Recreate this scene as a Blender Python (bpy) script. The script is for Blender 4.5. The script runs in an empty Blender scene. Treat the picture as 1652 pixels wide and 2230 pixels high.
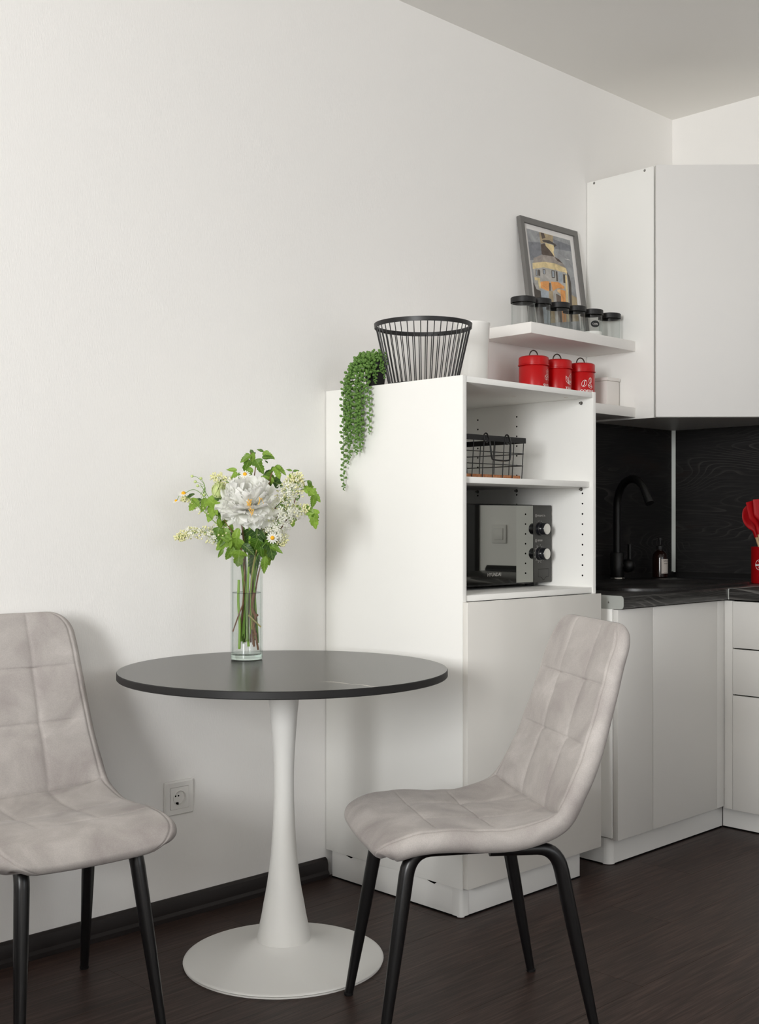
import bpy, bmesh, math, random
import numpy as np
from mathutils import Vector, Matrix, noise as mnoise

SC = bpy.context.scene
COL = SC.collection
rnd = random.Random(7)
PI = math.pi

# ------------------------------------------------------------------ camera
EYE = 1.09
TH = math.radians(45.95)                       # viewing direction in plan
FWD = Vector((math.cos(TH), math.sin(TH), 0))
RGT = Vector((math.sin(TH), -math.cos(TH), 0))
UP = Vector((0, 0, 1))
cam = bpy.data.cameras.new('camera')
cam.sensor_fit = 'VERTICAL'
cam.sensor_height = 24.0
cam.lens = 24.0 * 2549.0 / 2230.0
cam.shift_y = (1138.0 - 1115.0) / 2230.0
cam.clip_start = 0.05
co = bpy.data.objects.new('camera', cam)
COL.objects.link(co)
co.matrix_world = Matrix(((RGT.x, 0, -FWD.x, 0), (RGT.y, 0, -FWD.y, 0), (0, 1, 0, EYE), (0, 0, 0, 1)))
SC.camera = co

# ------------------------------------------------------------------ world, daylight, exposure
w = bpy.data.worlds.new('sky')
SC.world = w
w.use_nodes = True
bgn = w.node_tree.nodes['Background']
bgn.inputs[0].default_value = (0.80, 0.90, 1.0, 1)
bgn.inputs[1].default_value = 1.0


def area(name, loc, target, sx, sy, power, color):
    l = bpy.data.lights.new(name, 'AREA')
    l.shape = 'RECTANGLE'
    l.size, l.size_y = sx, sy
    l.energy = power
    l.color = color
    o = bpy.data.objects.new(name, l)
    COL.objects.link(o)
    o.location = loc
    o.rotation_euler = (Vector(target) - Vector(loc)).to_track_quat('-Z', 'Y').to_euler()
    return o


# daylight falling in through the window in the wall at the left end of the room
area('daylight_and_fill', (-3.36, -0.48, 1.72), (0.6, 0.85, 1.45), 1.05, 1.45, 232, (0.975, 0.985, 0.985))
# fill light added at an unseen window in the long wall behind the photographer
area('daylight_and_fill', (2.00, -2.04, 1.72), (2.2, 2.0, 1.5), 1.7, 1.4, 13, (0.975, 0.985, 1.0))

vs = SC.view_settings
vs.view_transform = 'Standard'
vs.look = 'None'
vs.exposure = 0.02
vs.gamma = 1.0
vs.use_curve_mapping = False
SC.cycles.use_denoising = True
SC.cycles.max_bounces = 14
SC.cycles.diffuse_bounces = 7
SC.cycles.glossy_bounces = 5
SC.cycles.transmission_bounces = 8
SC.cycles.transparent_max_bounces = 24
SC.cycles.sample_clamp_indirect = 6.0
SC.cycles.caustics_reflective = False
SC.cycles.caustics_refractive = False


# ------------------------------------------------------------------ materials
def lin(c):
    out = []
    for v in c:
        v /= 255.0
        out.append(v / 12.92 if v <= 0.04045 else ((v + 0.055) / 1.055) ** 2.4)
    return (*out, 1)


class NT:
    def __init__(s, m):
        s.t = m.node_tree
        s.n = s.t.nodes
        s.bsdf = s.n.get('Principled BSDF')

    def add(s, typ, **kw):
        n = s.n.new(typ)
        for k, v in kw.items():
            if k == 'inp':
                for i, val in v.items():
                    n.inputs[i].default_value = val
            else:
                setattr(n, k, v)
        return n

    def link(s, a, b):
        s.t.links.new(a, b)


MATS = {}


def mat(name, rgb, rough=0.5, spec=0.5, metal=0.0, sheen=0.0, coat=0.0):
    m = bpy.data.materials.new(name)
    m.use_nodes = True
    nt = NT(m)
    b = nt.bsdf
    b.inputs['Base Color'].default_value = lin(rgb)
    b.inputs['Roughness'].default_value = rough
    b.inputs['Specular IOR Level'].default_value = spec
    b.inputs['Metallic'].default_value = metal
    b.inputs['Sheen Weight'].default_value = sheen
    b.inputs['Coat Weight'].default_value = coat
    m.diffuse_color = lin(rgb)
    MATS[name] = m
    return m, nt


def coords(nt, scale=(1, 1, 1), rot=(0, 0, 0), kind='Object'):
    tc = nt.add('ShaderNodeTexCoord')
    mp = nt.add('ShaderNodeMapping')
    mp.inputs['Scale'].default_value = scale
    mp.inputs['Rotation'].default_value = rot
    nt.link(tc.outputs[kind], mp.inputs['Vector'])
    return mp.outputs['Vector']


def noise_tex(nt, vec, scale, detail=3.0, rough=0.5, dist=0.0):
    n = nt.add('ShaderNodeTexNoise', inp={'Scale': scale, 'Detail': detail, 'Roughness': rough, 'Distortion': dist})
    nt.link(vec, n.inputs['Vector'])
    return n.outputs['Fac']


def ramp(nt, fac, stops):
    r = nt.add('ShaderNodeValToRGB')
    el = r.color_ramp.elements
    while len(el) < len(stops):
        el.new(0.5)
    for e, (p, c) in zip(el, stops):
        e.position = p
        e.color = lin(c)
    nt.link(fac, r.inputs['Fac'])
    return r.outputs['Color']


def bump(nt, fac, strength, dist):
    b = nt.add('ShaderNodeBump', inp={'Strength': strength, 'Distance': dist})
    nt.link(fac, b.inputs['Height'])
    nt.link(b.outputs['Normal'], nt.bsdf.inputs['Normal'])
    return b


# wallpaper: fine vertical weave
m, nt = mat('wallpaper', (240, 238, 235), 0.75, 0.25)
v = coords(nt, (520, 520, 70))
bump(nt, noise_tex(nt, v, 1.0, 3.0, 0.7), 0.40, 0.0011)
m, nt = mat('ceiling_paint', (240, 238, 234), 0.8, 0.2)
m, nt = mat('room_paint', (242, 240, 237), 0.8, 0.2)
m, nt = mat('door_dark', (30, 27, 26), 0.5, 0.3)

# floor laminate
m, nt = mat('laminate', (44, 36, 33), 0.42, 0.22)
oi = nt.add('ShaderNodeObjectInfo')
tc = nt.add('ShaderNodeTexCoord')
vm = nt.add('ShaderNodeVectorMath', operation='SCALE')
vm.inputs['Scale'].default_value = 1.0
cm = nt.add('ShaderNodeCombineXYZ')
mu = nt.add('ShaderNodeMath', operation='MULTIPLY', inp={1: 37.0})
nt.link(oi.outputs['Random'], mu.inputs[0])
nt.link(mu.outputs[0], cm.inputs[0])
nt.link(mu.outputs[0], cm.inputs[1])
va = nt.add('ShaderNodeVectorMath', operation='ADD')
nt.link(tc.outputs['Object'], va.inputs[0])
nt.link(cm.outputs[0], va.inputs[1])
mp = nt.add('ShaderNodeMapping')
mp.inputs['Scale'].default_value = (2.2, 46, 1)
nt.link(va.outputs[0], mp.inputs['Vector'])
g = noise_tex(nt, mp.outputs['Vector'], 2.4, 6.0, 0.62, 0.6)
c1 = ramp(nt, g, [(0.28, (38, 27, 23)), (0.5, (62, 47, 42)), (0.74, (90, 71, 64))])
mp2 = nt.add('ShaderNodeMapping')
mp2.inputs['Scale'].default_value = (5, 260, 1)
nt.link(va.outputs[0], mp2.inputs['Vector'])
g2 = noise_tex(nt, mp2.outputs['Vector'], 1.2, 3.0, 0.6)
mx = nt.add('ShaderNodeMixRGB', blend_type='MULTIPLY', inp={'Fac': 0.6})
c2 = ramp(nt, g2, [(0.34, (120, 116, 113)), (0.62, (255, 255, 255))])
nt.link(c1, mx.inputs[1])
nt.link(c2, mx.inputs[2])
hs = nt.add('ShaderNodeHueSaturation')
mr = nt.add('ShaderNodeMapRange', inp={1: 0, 2: 1, 3: 0.82, 4: 1.15})
nt.link(oi.outputs['Random'], mr.inputs[0])
nt.link(mr.outputs[0], hs.inputs['Value'])
nt.link(mx.outputs[0], hs.inputs['Color'])
nt.link(hs.outputs[0], nt.bsdf.inputs['Base Color'])
bump(nt, g2, 0.25, 0.0006)

# black oak laminate (worktop, backsplash); grain along X or along Y


def black_oak(name, along, base, line, rough, lo=0.80, warm=1.0):
    m, nt = mat(name, base, rough, 0.35)
    x = along == 'x'
    v = coords(nt, (0.55, 3.4, 3.4) if x else (3.4, 0.55, 3.4))
    fld = noise_tex(nt, v, 1.6, 1.5, 0.45, 0.35)
    kk = nt.add('ShaderNodeMath', operation='MULTIPLY', inp={1: 46.0})
    nt.link(fld, kk.inputs[0])
    wv = nt.add('ShaderNodeMath', operation='FRACT')
    nt.link(kk.outputs[0], wv.inputs[0])
    fine = noise_tex(nt, coords(nt, (5, 190, 190) if x else (190, 5, 190)), 1.3, 4.0, 0.7)
    patch = noise_tex(nt, coords(nt, (2.0, 6, 6) if x else (6, 2.0, 6)), 1.2, 3.0)
    pr_ = nt.add('ShaderNodeMapRange', inp={1: 0.40, 2: 0.66, 3: 0.0, 4: 1.0})
    nt.link(patch, pr_.inputs[0])
    l1 = nt.add('ShaderNodeMapRange', inp={1: lo, 2: 1.0, 3: 0.0, 4: 1.0})
    nt.link(wv.outputs[0], l1.inputs[0])
    l2 = nt.add('ShaderNodeMath', operation='MULTIPLY')
    nt.link(l1.outputs[0], l2.inputs[0])
    nt.link(pr_.outputs[0], l2.inputs[1])
    f2 = nt.add('ShaderNodeMapRange', inp={1: 0.50, 2: 0.75, 3: 0.0, 4: 0.45})
    nt.link(fine, f2.inputs[0])
    mxm = nt.add('ShaderNodeMath', operation='MAXIMUM')
    nt.link(l2.outputs[0], mxm.inputs[0])
    nt.link(f2.outputs[0], mxm.inputs[1])
    c = ramp(nt, mxm.outputs[0], [(0.0, base), (1.0, line)])
    big = noise_tex(nt, coords(nt, (1.6, 7, 7) if x else (7, 1.6, 7)), 1.3, 2.0)
    wc = ramp(nt, big, [(0.56, base), (0.78, (base[0] + int(16 * warm), base[1] + int(6 * warm), base[2] + int(2 * warm)))])
    mx = nt.add('ShaderNodeMixRGB', blend_type='LIGHTEN', inp={'Fac': 1.0})
    nt.link(c, mx.inputs[1])
    nt.link(wc, mx.inputs[2])
    nt.link(mx.outputs[0], nt.bsdf.inputs['Base Color'])
    bump(nt, mxm.outputs[0], 0.2, 0.0006)
    return m


black_oak('black_oak_x', 'x', (26, 25, 25), (66, 63, 61), 0.5, 0.70)
black_oak('black_oak_y', 'y', (26, 25, 25), (66, 63, 61), 0.5, 0.70)
black_oak('worktop_oak_x', 'x', (36, 35, 34), (128, 125, 121), 0.32, 0.66)
black_oak('worktop_oak_y', 'y', (36, 35, 34), (128, 125, 121), 0.32, 0.66)

mat('cabinet_white', (237, 236, 232), 0.42, 0.4)
mat('upper_front', (222, 220, 217), 0.45, 0.35)
mat('cabinet_edge', (228, 222, 214), 0.45, 0.4)
m, nt = mat('gloss_white', (220, 217, 211), 0.12, 0.45)
m, nt = mat('matt_front', (216, 214, 210), 0.58, 0.3)
mat('plinth_white', (226, 225, 222), 0.4, 0.4)
mat('dark_gap', (14, 13, 12), 0.8, 0.1)
mat('hole_black', (12, 10, 9), 0.9, 0.0)
mat('metal_grey', (150, 148, 144), 0.35, 0.5, 1.0)
m, nt = mat('brushed_alu', (190, 193, 188), 0.45, 0.5, 0.35)
mat('chrome', (205, 203, 198), 0.15, 0.5, 1.0)
mat('baseboard_dark', (33, 28, 27), 0.48, 0.35)
m, nt = mat('shelf_white', (232, 229, 225), 0.4, 0.4)

# velvet
m, nt = mat('velvet', (164, 158, 155), 0.8, 0.10, sheen=0.14)
nt.bsdf.inputs['Sheen Roughness'].default_value = 0.35
v = coords(nt, (1, 1, 1))
n1 = noise_tex(nt, v, 9.0, 4.0, 0.55, 0.6)
c = ramp(nt, n1, [(0.3, (160, 153, 150)), (0.52, (176, 170, 166)), (0.72, (192, 186, 182))])
n2 = noise_tex(nt, v, 420.0, 3.0, 0.7)
mr = nt.add('ShaderNodeMapRange', inp={1: 0.3, 2: 0.7, 3: 0.90, 4: 1.08})
nt.link(n2, mr.inputs[0])
hs = nt.add('ShaderNodeHueSaturation')
nt.link(mr.outputs[0], hs.inputs['Value'])
nt.link(c, hs.inputs['Color'])
nt.link(hs.outputs[0], nt.bsdf.inputs['Base Color'])
bump(nt, n2, 0.25, 0.0010)

mat('leg_black', (13, 12, 13), 0.32, 0.5)
mat('rubber_black', (20, 19, 19), 0.7, 0.3)
m, nt = mat('table_white', (232, 231, 227), 0.42, 0.4)
bump(nt, noise_tex(nt, coords(nt), 700.0, 1.0), 0.08, 0.0006)
mat('table_edge', (22, 21, 21), 0.5, 0.4)
m, nt = mat('stone_top', (72, 69, 65), 0.26, 0.42)
v = coords(nt, (1, 1, 1))
n1 = noise_tex(nt, v, 5.0, 6.0, 0.6, 0.4)
c = ramp(nt, n1, [(0.3, (50, 47, 44)), (0.7, (66, 63, 58))])
vv = nt.add('ShaderNodeTexNoise', inp={'Scale': 0.75, 'Detail': 3.0, 'Roughness': 0.42, 'Distortion': 0.6})
nt.link(coords(nt, (1.0, 2.0, 1.0), (0, 0, 0.7)), vv.inputs['Vector'])
ab = nt.add('ShaderNodeMath', operation='SUBTRACT', inp={1: 0.5})
nt.link(vv.outputs['Fac'], ab.inputs[0])
ab2 = nt.add('ShaderNodeMath', operation='ABSOLUTE')
nt.link(ab.outputs[0], ab2.inputs[0])
vein = ramp(nt, ab2.outputs[0], [(0.0, (176, 168, 158)), (0.0026, (0, 0, 0))])
msk = nt.add('ShaderNodeMapRange', inp={1: 0.46, 2: 0.58, 3: 0.0, 4: 0.75})
nt.link(noise_tex(nt, coords(nt, (1.0, 1.6, 1.0)), 2.3, 2.0), msk.inputs[0])
mx = nt.add('ShaderNodeMixRGB', blend_type='LIGHTEN')
nt.link(msk.outputs[0], mx.inputs[0])
nt.link(c, mx.inputs[1])
nt.link(vein, mx.inputs[2])
nt.link(mx.outputs[0], nt.bsdf.inputs['Base Color'])

# clear glass: thin wall model (Fresnel mirror over a see-through wall)


def thin_glass(name, tint, ior=1.45, refl_rough=0.0):
    m = bpy.data.materials.new(name)
    m.use_nodes = True
    nt = NT(m)
    nt.n.remove(nt.bsdf)
    out = nt.n['Material Output']
    tr = nt.add('ShaderNodeBsdfTransparent')
    ew = nt.add('ShaderNodeLayerWeight')
    ep = nt.add('ShaderNodeMath', operation='POWER', inp={1: 4.0})
    nt.link(ew.outputs['Facing'], ep.inputs[0])
    et = nt.add('ShaderNodeMixRGB')                       # longer way through the wall at a grazing view
    et.inputs[1].default_value = (*tint, 1)
    et.inputs[2].default_value = (tint[0] * .52, tint[1] * .60, tint[2] * .57, 1)
    nt.link(ep.outputs[0], et.inputs[0])
    nt.link(et.outputs[0], tr.inputs[0])
    gl = nt.add('ShaderNodeBsdfGlossy')
    gl.inputs['Roughness'].default_value = refl_rough
    gl.inputs['Color'].default_value = (1, 1, 1, 1)
    lw = nt.add('ShaderNodeLayerWeight')
    pw = nt.add('ShaderNodeMath', operation='POWER', inp={1: 5.0})
    nt.link(lw.outputs['Facing'], pw.inputs[0])
    f0 = ((ior - 1) / (ior + 1)) ** 2
    fr = nt.add('ShaderNodeMath', operation='MULTIPLY_ADD', inp={1: 0.85, 2: f0})
    nt.link(pw.outputs[0], fr.inputs[0])
    mx = nt.add('ShaderNodeMixShader')
    nt.link(fr.outputs[0], mx.inputs[0])
    nt.link(tr.outputs[0], mx.inputs[1])
    nt.link(gl.outputs[0], mx.inputs[2])
    nt.link(mx.outputs[0], out.inputs[0])
    MATS[name] = m
    return m


thin_glass('jar_glass', (0.93, 0.94, 0.935))
thin_glass('vase_glass', (0.955, 0.965, 0.96))
thin_glass('water', (0.96, 0.968, 0.962), 1.33)
thin_glass('meniscus_reflection', (0.50, 0.54, 0.52), 1.33)  # grey tint paints the reflection ring seen at the water level
m, nt = mat('glass_base', (225, 238, 232), 0.0, 0.5)
nt.bsdf.inputs['Transmission Weight'].default_value = 1.0
nt.bsdf.inputs['IOR'].default_value = 1.5

mat('lid_black', (24, 23, 23), 0.5, 0.4)
mat('salt', (236, 234, 230), 0.9, 0.2)
mat('label_black', (22, 26, 26), 0.5, 0.3)
mat('print_white', (232, 226, 222), 0.6, 0.2)
m, nt = mat('enamel_red', (182, 5, 10), 0.30, 0.32)
m, nt = mat('silicone_red', (160, 3, 12), 0.5, 0.25)
mat('holder_red', (150, 4, 10), 0.4, 0.35)
mat('bronze', (74, 62, 56), 0.35, 0.5, 0.9)
m, nt = mat('beech', (205, 170, 128), 0.55, 0.3)
c = ramp(nt, noise_tex(nt, coords(nt, (60, 60, 6)), 2.0, 3.0), [(0.3, (190, 152, 110)), (0.7, (216, 184, 142))])
nt.link(c, nt.bsdf.inputs['Base Color'])
m, nt = mat('basket_wood', (176, 118, 78), 0.6, 0.3)
c = ramp(nt, noise_tex(nt, coords(nt, (120, 8, 60)), 2.0, 3.0), [(0.3, (150, 92, 56)), (0.7, (190, 132, 92))])
nt.link(c, nt.bsdf.inputs['Base Color'])
mat('wire_black', (21, 20, 21), 0.42, 0.45)
mat('wire_glossy', (16, 15, 15), 0.2, 0.5)
mat('ceramic_white', (232, 230, 226), 0.3, 0.4)
mat('plastic_white', (228, 226, 222), 0.4, 0.4)
mat('box_white', (222, 217, 212), 0.5, 0.3)
mat('pot_black', (28, 27, 27), 0.6, 0.3)
mat('frame_grey', (112, 110, 107), 0.5, 0.3)
mat('paper_white', (224, 221, 218), 0.7, 0.2)
m, nt = mat('mw_body', (24, 24, 24), 0.4, 0.4)
m, nt = mat('mw_panel', (52, 51, 48), 0.42, 0.4)
m, nt = mat('mw_mirror', (140, 141, 136), 0.02, 0.5, 1.0)
mat('mw_black', (9, 9, 10), 0.12, 0.5)
mat('knob_dark', (26, 26, 30), 0.22, 0.5)
m, nt = mat('knob_steel', (205, 203, 198), 0.3, 0.5, 1.0)
mat('print_grey', (190, 188, 182), 0.6, 0.2)
mat('faucet_black', (13, 13, 13), 0.42, 0.4)
m, nt = mat('sink_granite', (26, 25, 25), 0.38, 0.5)
c = ramp(nt, noise_tex(nt, coords(nt), 420.0, 2.0), [(0.45, (20, 19, 19)), (0.72, (58, 55, 53))])
nt.link(c, nt.bsdf.inputs['Base Color'])
m, nt = mat('amber_bottle', (26, 10, 6), 0.12, 0.5)
mat('label_paper', (196, 188, 180), 0.7, 0.2)
mat('text_dark', (60, 56, 52), 0.7, 0.2)


def leafy(name, rgb, trans=0.35, rough=0.45, var=None):
    m, nt = mat(name, rgb, rough, 0.3)
    out = nt.n['Material Output']
    tl = nt.add('ShaderNodeBsdfTranslucent')
    tl.inputs[0].default_value = lin(rgb)
    mx = nt.add('ShaderNodeMixShader', inp={0: trans})
    if var:
        oi = nt.add('ShaderNodeObjectInfo')
        c = ramp(nt, oi.outputs['Random'], [(0.0, var[0]), (1.0, var[1])])
        # midrib and side veins in the leaf's own coordinates (x across, y along)
        tc = nt.add('ShaderNodeTexCoord')
        sp_ = nt.add('ShaderNodeSeparateXYZ')
        nt.link(tc.outputs['Object'], sp_.inputs[0])
        ax = nt.add('ShaderNodeMath', operation='ABSOLUTE')
        nt.link(sp_.outputs[0], ax.inputs[0])
        k1 = nt.add('ShaderNodeMath', operation='MULTIPLY_ADD', inp={1: -0.9})
        nt.link(ax.outputs[0], k1.inputs[0])
        nt.link(sp_.outputs[1], k1.inputs[2])
        k2 = nt.add('ShaderNodeMath', operation='MULTIPLY', inp={1: 42.0})
        nt.link(k1.outputs[0], k2.inputs[0])
        k3 = nt.add('ShaderNodeMath', operation='SINE')
        nt.link(k2.outputs[0], k3.inputs[0])
        k4 = nt.add('ShaderNodeMapRange', inp={1: 0.82, 2: 1.0, 3: 0.0, 4: 0.6})
        nt.link(k3.outputs[0], k4.inputs[0])
        k5 = nt.add('ShaderNodeMapRange', inp={1: 0.03, 2: 0.0, 3: 0.0, 4: 1.0})
        nt.link(ax.outputs[0], k5.inputs[0])
        k6 = nt.add('ShaderNodeMath', operation='MAXIMUM')
        nt.link(k4.outputs[0], k6.inputs[0])
        nt.link(k5.outputs[0], k6.inputs[1])
        nz = noise_tex(nt, tc.outputs['Object'], 5.0, 3.0)
        hv = nt.add('ShaderNodeHueSaturation')
        kv = nt.add('ShaderNodeMapRange', inp={1: 0.3, 2: 0.7, 3: 0.72, 4: 1.2})
        nt.link(nz, kv.inputs[0])
        nt.link(kv.outputs[0], hv.inputs['Value'])
        nt.link(c, hv.inputs['Color'])
        ml = nt.add('ShaderNodeMixRGB', blend_type='MIX')
        ml.inputs[2].default_value = lin((176, 200, 112))
        kf = nt.add('ShaderNodeMath', operation='MULTIPLY', inp={1: 0.45})
        nt.link(k6.outputs[0], kf.inputs[0])
        nt.link(kf.outputs[0], ml.inputs[0])
        nt.link(hv.outputs[0], ml.inputs[1])
        nt.link(ml.outputs[0], nt.bsdf.inputs['Base Color'])
        nt.link(ml.outputs[0], tl.inputs[0])
    nt.link(nt.bsdf.outputs[0], mx.inputs[1])
    nt.link(tl.outputs[0], mx.inputs[2])
    nt.link(mx.outputs[0], out.inputs[0])
    return m


leafy('leaf_green', (98, 150, 40), 0.35, 0.4, ((76, 114, 34), (148, 182, 72)))
leafy('leaf_dark', (52, 84, 38), 0.25, 0.4, ((50, 78, 38), (76, 106, 52)))
leafy('petal_white', (255, 255, 252), 0.5, 0.6)
leafy('bud_petal', (214, 222, 166), 0.3, 0.6)
leafy('petal_daisy', (246, 246, 240), 0.3, 0.6)
leafy('floret_white', (240, 240, 228), 0.3, 0.6)
mat('bud_cream', (226, 224, 176), 0.6, 0.2)
mat('bud_green', (192, 206, 140), 0.5, 0.2)
mat('stamen_yellow', (242, 196, 96), 0.6, 0.2)
mat('daisy_yellow', (232, 172, 40), 0.7, 0.2)
mat('stem_green', (112, 146, 60), 0.5, 0.3)
mat('stem_lime', (126, 164, 52), 0.5, 0.3)
mat('stem_brown', (122, 88, 66), 0.6, 0.2)
mat('stem_mauve', (138, 108, 96), 0.6, 0.2)
mat('stem_olive', (152, 142, 92), 0.6, 0.2)
leafy('pearl_green', (106, 142, 70), 0.15, 0.5)
mat('vine_green', (92, 134, 62), 0.5, 0.3)


# ------------------------------------------------------------------ mesh helpers
class MB:
    def __init__(s):
        s.v, s.f, s.m = [], [], []

    def _add(s, vs_, fs_, mi=0):
        o = len(s.v)
        s.v += [tuple(p) for p in vs_]
        s.f += [tuple(i + o for i in f) for f in fs_]
        s.m += [mi] * len(fs_)
        return s

    def box(s, x0, x1, y0, y1, z0, z1, mi=0):
        v_ = [(x, y, z) for z in (z0, z1) for y in (y0, y1) for x in (x0, x1)]
        f_ = [(0, 2, 3, 1), (4, 5, 7, 6), (0, 1, 5, 4), (2, 6, 7, 3), (0, 4, 6, 2), (1, 3, 7, 5)]
        return s._add(v_, f_, mi)

    def prism(s, poly, z0, z1, fn=None, mi=0):
        fn = fn or (lambda x, y, z: (x, y, z))
        n = len(poly)
        v_ = [fn(x, y, z0) for x, y in poly] + [fn(x, y, z1) for x, y in poly]
        f_ = [tuple(range(n - 1, -1, -1)), tuple(range(n, 2 * n))]
        f_ += [(i, (i + 1) % n, (i + 1) % n + n, i + n) for i in range(n)]
        return s._add(v_, f_, mi)

    def lathe(s, prof, c=(0, 0, 0), n=32, mis=None, close=False):
        v_, f_, o = [], [], len(s.v)
        k = len(prof)
        for r, z in prof:
            for i in range(n):
                a = 2 * PI * i / n
                v_.append((c[0] + r * math.cos(a), c[1] + r * math.sin(a), c[2] + z))
        s.v += v_
        rng = range(k) if close else range(k - 1)
        for j in rng:
            j2 = (j + 1) % k
            for i in range(n):
                i2 = (i + 1) % n
                s.f.append((o + j * n + i, o + j * n + i2, o + j2 * n + i2, o + j2 * n + i))
                s.m.append(mis[j] if mis else 0)
        if not close:
            if prof[0][0] > 1e-6:
                s.f.append(tuple(o + i for i in range(n - 1, -1, -1)))
                s.m.append(mis[0] if mis else 0)
            if prof[-1][0] > 1e-6:
                s.f.append(tuple(o + (k - 1) * n + i for i in range(n)))
                s.m.append(mis[-1] if mis else 0)
        return s

    def tube(s, pts, r, n=10, caps=True, closed=False, mi=0):
        pts = [Vector(p) for p in pts]
        K = len(pts)
        rs = r if isinstance(r, (list, tuple)) else [r] * K
        tang = []
        for i in range(K):
            a = pts[(i - 1) % K] if (closed or i > 0) else pts[i]
            b = pts[(i + 1) % K] if (closed or i < K - 1) else pts[i]
            tang.append((b - a).normalized())
        t0 = tang[0]
        ref = Vector((0, 0, 1)) if abs(t0.z) < 0.9 else Vector((1, 0, 0))
        nx = t0.cross(ref).normalized()
        o = len(s.v)
        for i in range(K):
            t = tang[i]
            nx = (nx - t * nx.dot(t)).normalized()
            ny = t.cross(nx)
            for j in range(n):
                a = 2 * PI * j / n
                s.v.append(tuple(pts[i] + (nx * math.cos(a) + ny * math.sin(a)) * rs[i]))
        for i in range(K if closed else K - 1):
            i2 = (i + 1) % K
            for j in range(n):
                j2 = (j + 1) % n
                s.f.append((o + i * n + j, o + i * n + j2, o + i2 * n + j2, o + i2 * n + j))
                s.m.append(mi)
        if caps and not closed:
            s.f.append(tuple(o + j for j in range(n - 1, -1, -1)))
            s.f.append(tuple(o + (K - 1) * n + j for j in range(n)))
            s.m += [mi, mi]
        return s

    def grid(s, P, wrap=False, mi=0):
        P = np.asarray(P)
        a, b = P.shape[:2]
        o = len(s.v)
        s.v += [tuple(map(float, p)) for p in P.reshape(-1, 3)]
        bb = b if wrap else b - 1
        for i in range(a - 1):
            for j in range(bb):
                j2 = (j + 1) % b
                s.f.append((o + i * b + j, o + i * b + j2, o + (i + 1) * b + j2, o + (i + 1) * b + j))
                s.m.append(mi)
        return s

    def merge(s, other, M=None, mi=None):
        vv = [tuple(M @ Vector(p)) for p in other.v] if M is not None else other.v
        o = len(s.v)
        s.v += vv
        s.f += [tuple(i + o for i in f) for f in other.f]
        s.m += other.m if mi is None else [mi] * len(other.f)
        return s

    def mesh(s, name, mats, smooth=True, bevel=0.0, angle=35, segs=2, off=None):
        vv = s.v
        if off is not None:
            vv = [(p[0] - off[0], p[1] - off[1], p[2] - off[2]) for p in vv]
        me = bpy.data.meshes.new(name)
        me.from_pydata(vv, [], s.f)
        mats = mats if isinstance(mats, (list, tuple)) else [mats]
        for mm in mats:
            me.materials.append(MATS[mm])
        if len(mats) > 1:
            me.polygons.foreach_set('material_index', s.m)
        if bevel > 0:
            bm = bmesh.new()
            bm.from_mesh(me)
            bmesh.ops.recalc_face_normals(bm, faces=bm.faces)
            ed = [e for e in bm.edges if len(e.link_faces) == 2 and e.calc_face_angle(0) > 0.6]
            bmesh.ops.bevel(bm, geom=ed, offset=bevel, segments=segs, affect='EDGES', profile=0.5, clamp_overlap=True)
            bm.to_mesh(me)
            bm.free()
        me.update()
        if smooth:
            me.shade_smooth()
            me.set_sharp_from_angle(angle=math.radians(angle))
        return me


def link(name, data, parent=None, loc=None):
    o = bpy.data.objects.new(name, data)
    COL.objects.link(o)
    if parent is not None:
        o.parent = parent
    if loc is not None:
        o.location = loc
    return o


def tag(o, label=None, cat=None, group=None, kind=None):
    if label:
        o['label'] = label
    if cat:
        o['category'] = cat
    if group:
        o['group'] = group
    if kind:
        o['kind'] = kind
    return o


def thing(name, label, cat, loc, rotz=0.0, group=None):
    o = link(name, None, None, loc)
    o.rotation_euler = (0, 0, rotz)
    o.empty_display_size = 0.05
    return tag(o, label, cat, group)


def origin_of(p):
    v_ = Vector((0, 0, 0))
    while p is not None:
        v_ += p.location
        p = p.parent
    return v_


def part(name, mb, mats, parent, bevel=0.0, label=None, kind=None, world=True, **kw):
    """One mesh object under its thing; geometry given in room coordinates unless world is False."""
    me = mb.mesh(name, mats, bevel=bevel, off=origin_of(parent) if world else None, **kw)
    o = link(name, me, parent)
    return tag(o, label=label, kind=kind)


def struct(name, mb, mats, bevel=0.0, parent=None, **kw):
    me = mb.mesh(name, mats, bevel=bevel, **kw)
    o = link(name, me, parent)
    if parent is None:
        o['kind'] = 'structure'
    return o


def text_mb(body, size, depth=0.0):
    c = bpy.data.curves.new('lettering', 'FONT')
    c.body = body
    c.size = size
    c.align_x = 'CENTER'
    c.align_y = 'CENTER'
    c.resolution_u = 3
    o = bpy.data.objects.new('lettering', c)
    COL.objects.link(o)
    dg = bpy.context.evaluated_depsgraph_get()
    me = o.evaluated_get(dg).to_mesh()
    mb = MB()
    mb._add([(p.co.x, p.co.y, 0) for p in me.vertices], [tuple(p.vertices) for p in me.polygons])
    o.evaluated_get(dg).to_mesh_clear()
    bpy.data.objects.remove(o)
    bpy.data.curves.remove(c)
    return mb


def remap(mb, fn):
    mb.v = [tuple(fn(*p)) for p in mb.v]
    return mb


def catmull(pts, n):
    pts = [np.array(p, float) for p in pts]
    P = [2 * pts[0] - pts[1]] + pts + [2 * pts[-1] - pts[-2]]
    out = []
    for i in range(1, len(P) - 2):
        p0, p1, p2, p3 = P[i - 1:i + 3]
        for t in np.linspace(0, 1, n, endpoint=False):
            out.append(0.5 * ((2 * p1) + (-p0 + p2) * t + (2 * p0 - 5 * p1 + 4 * p2 - p3) * t * t + (-p0 + 3 * p1 - 3 * p2 + p3) * t ** 3))
    out.append(pts[-1])
    return out


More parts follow.
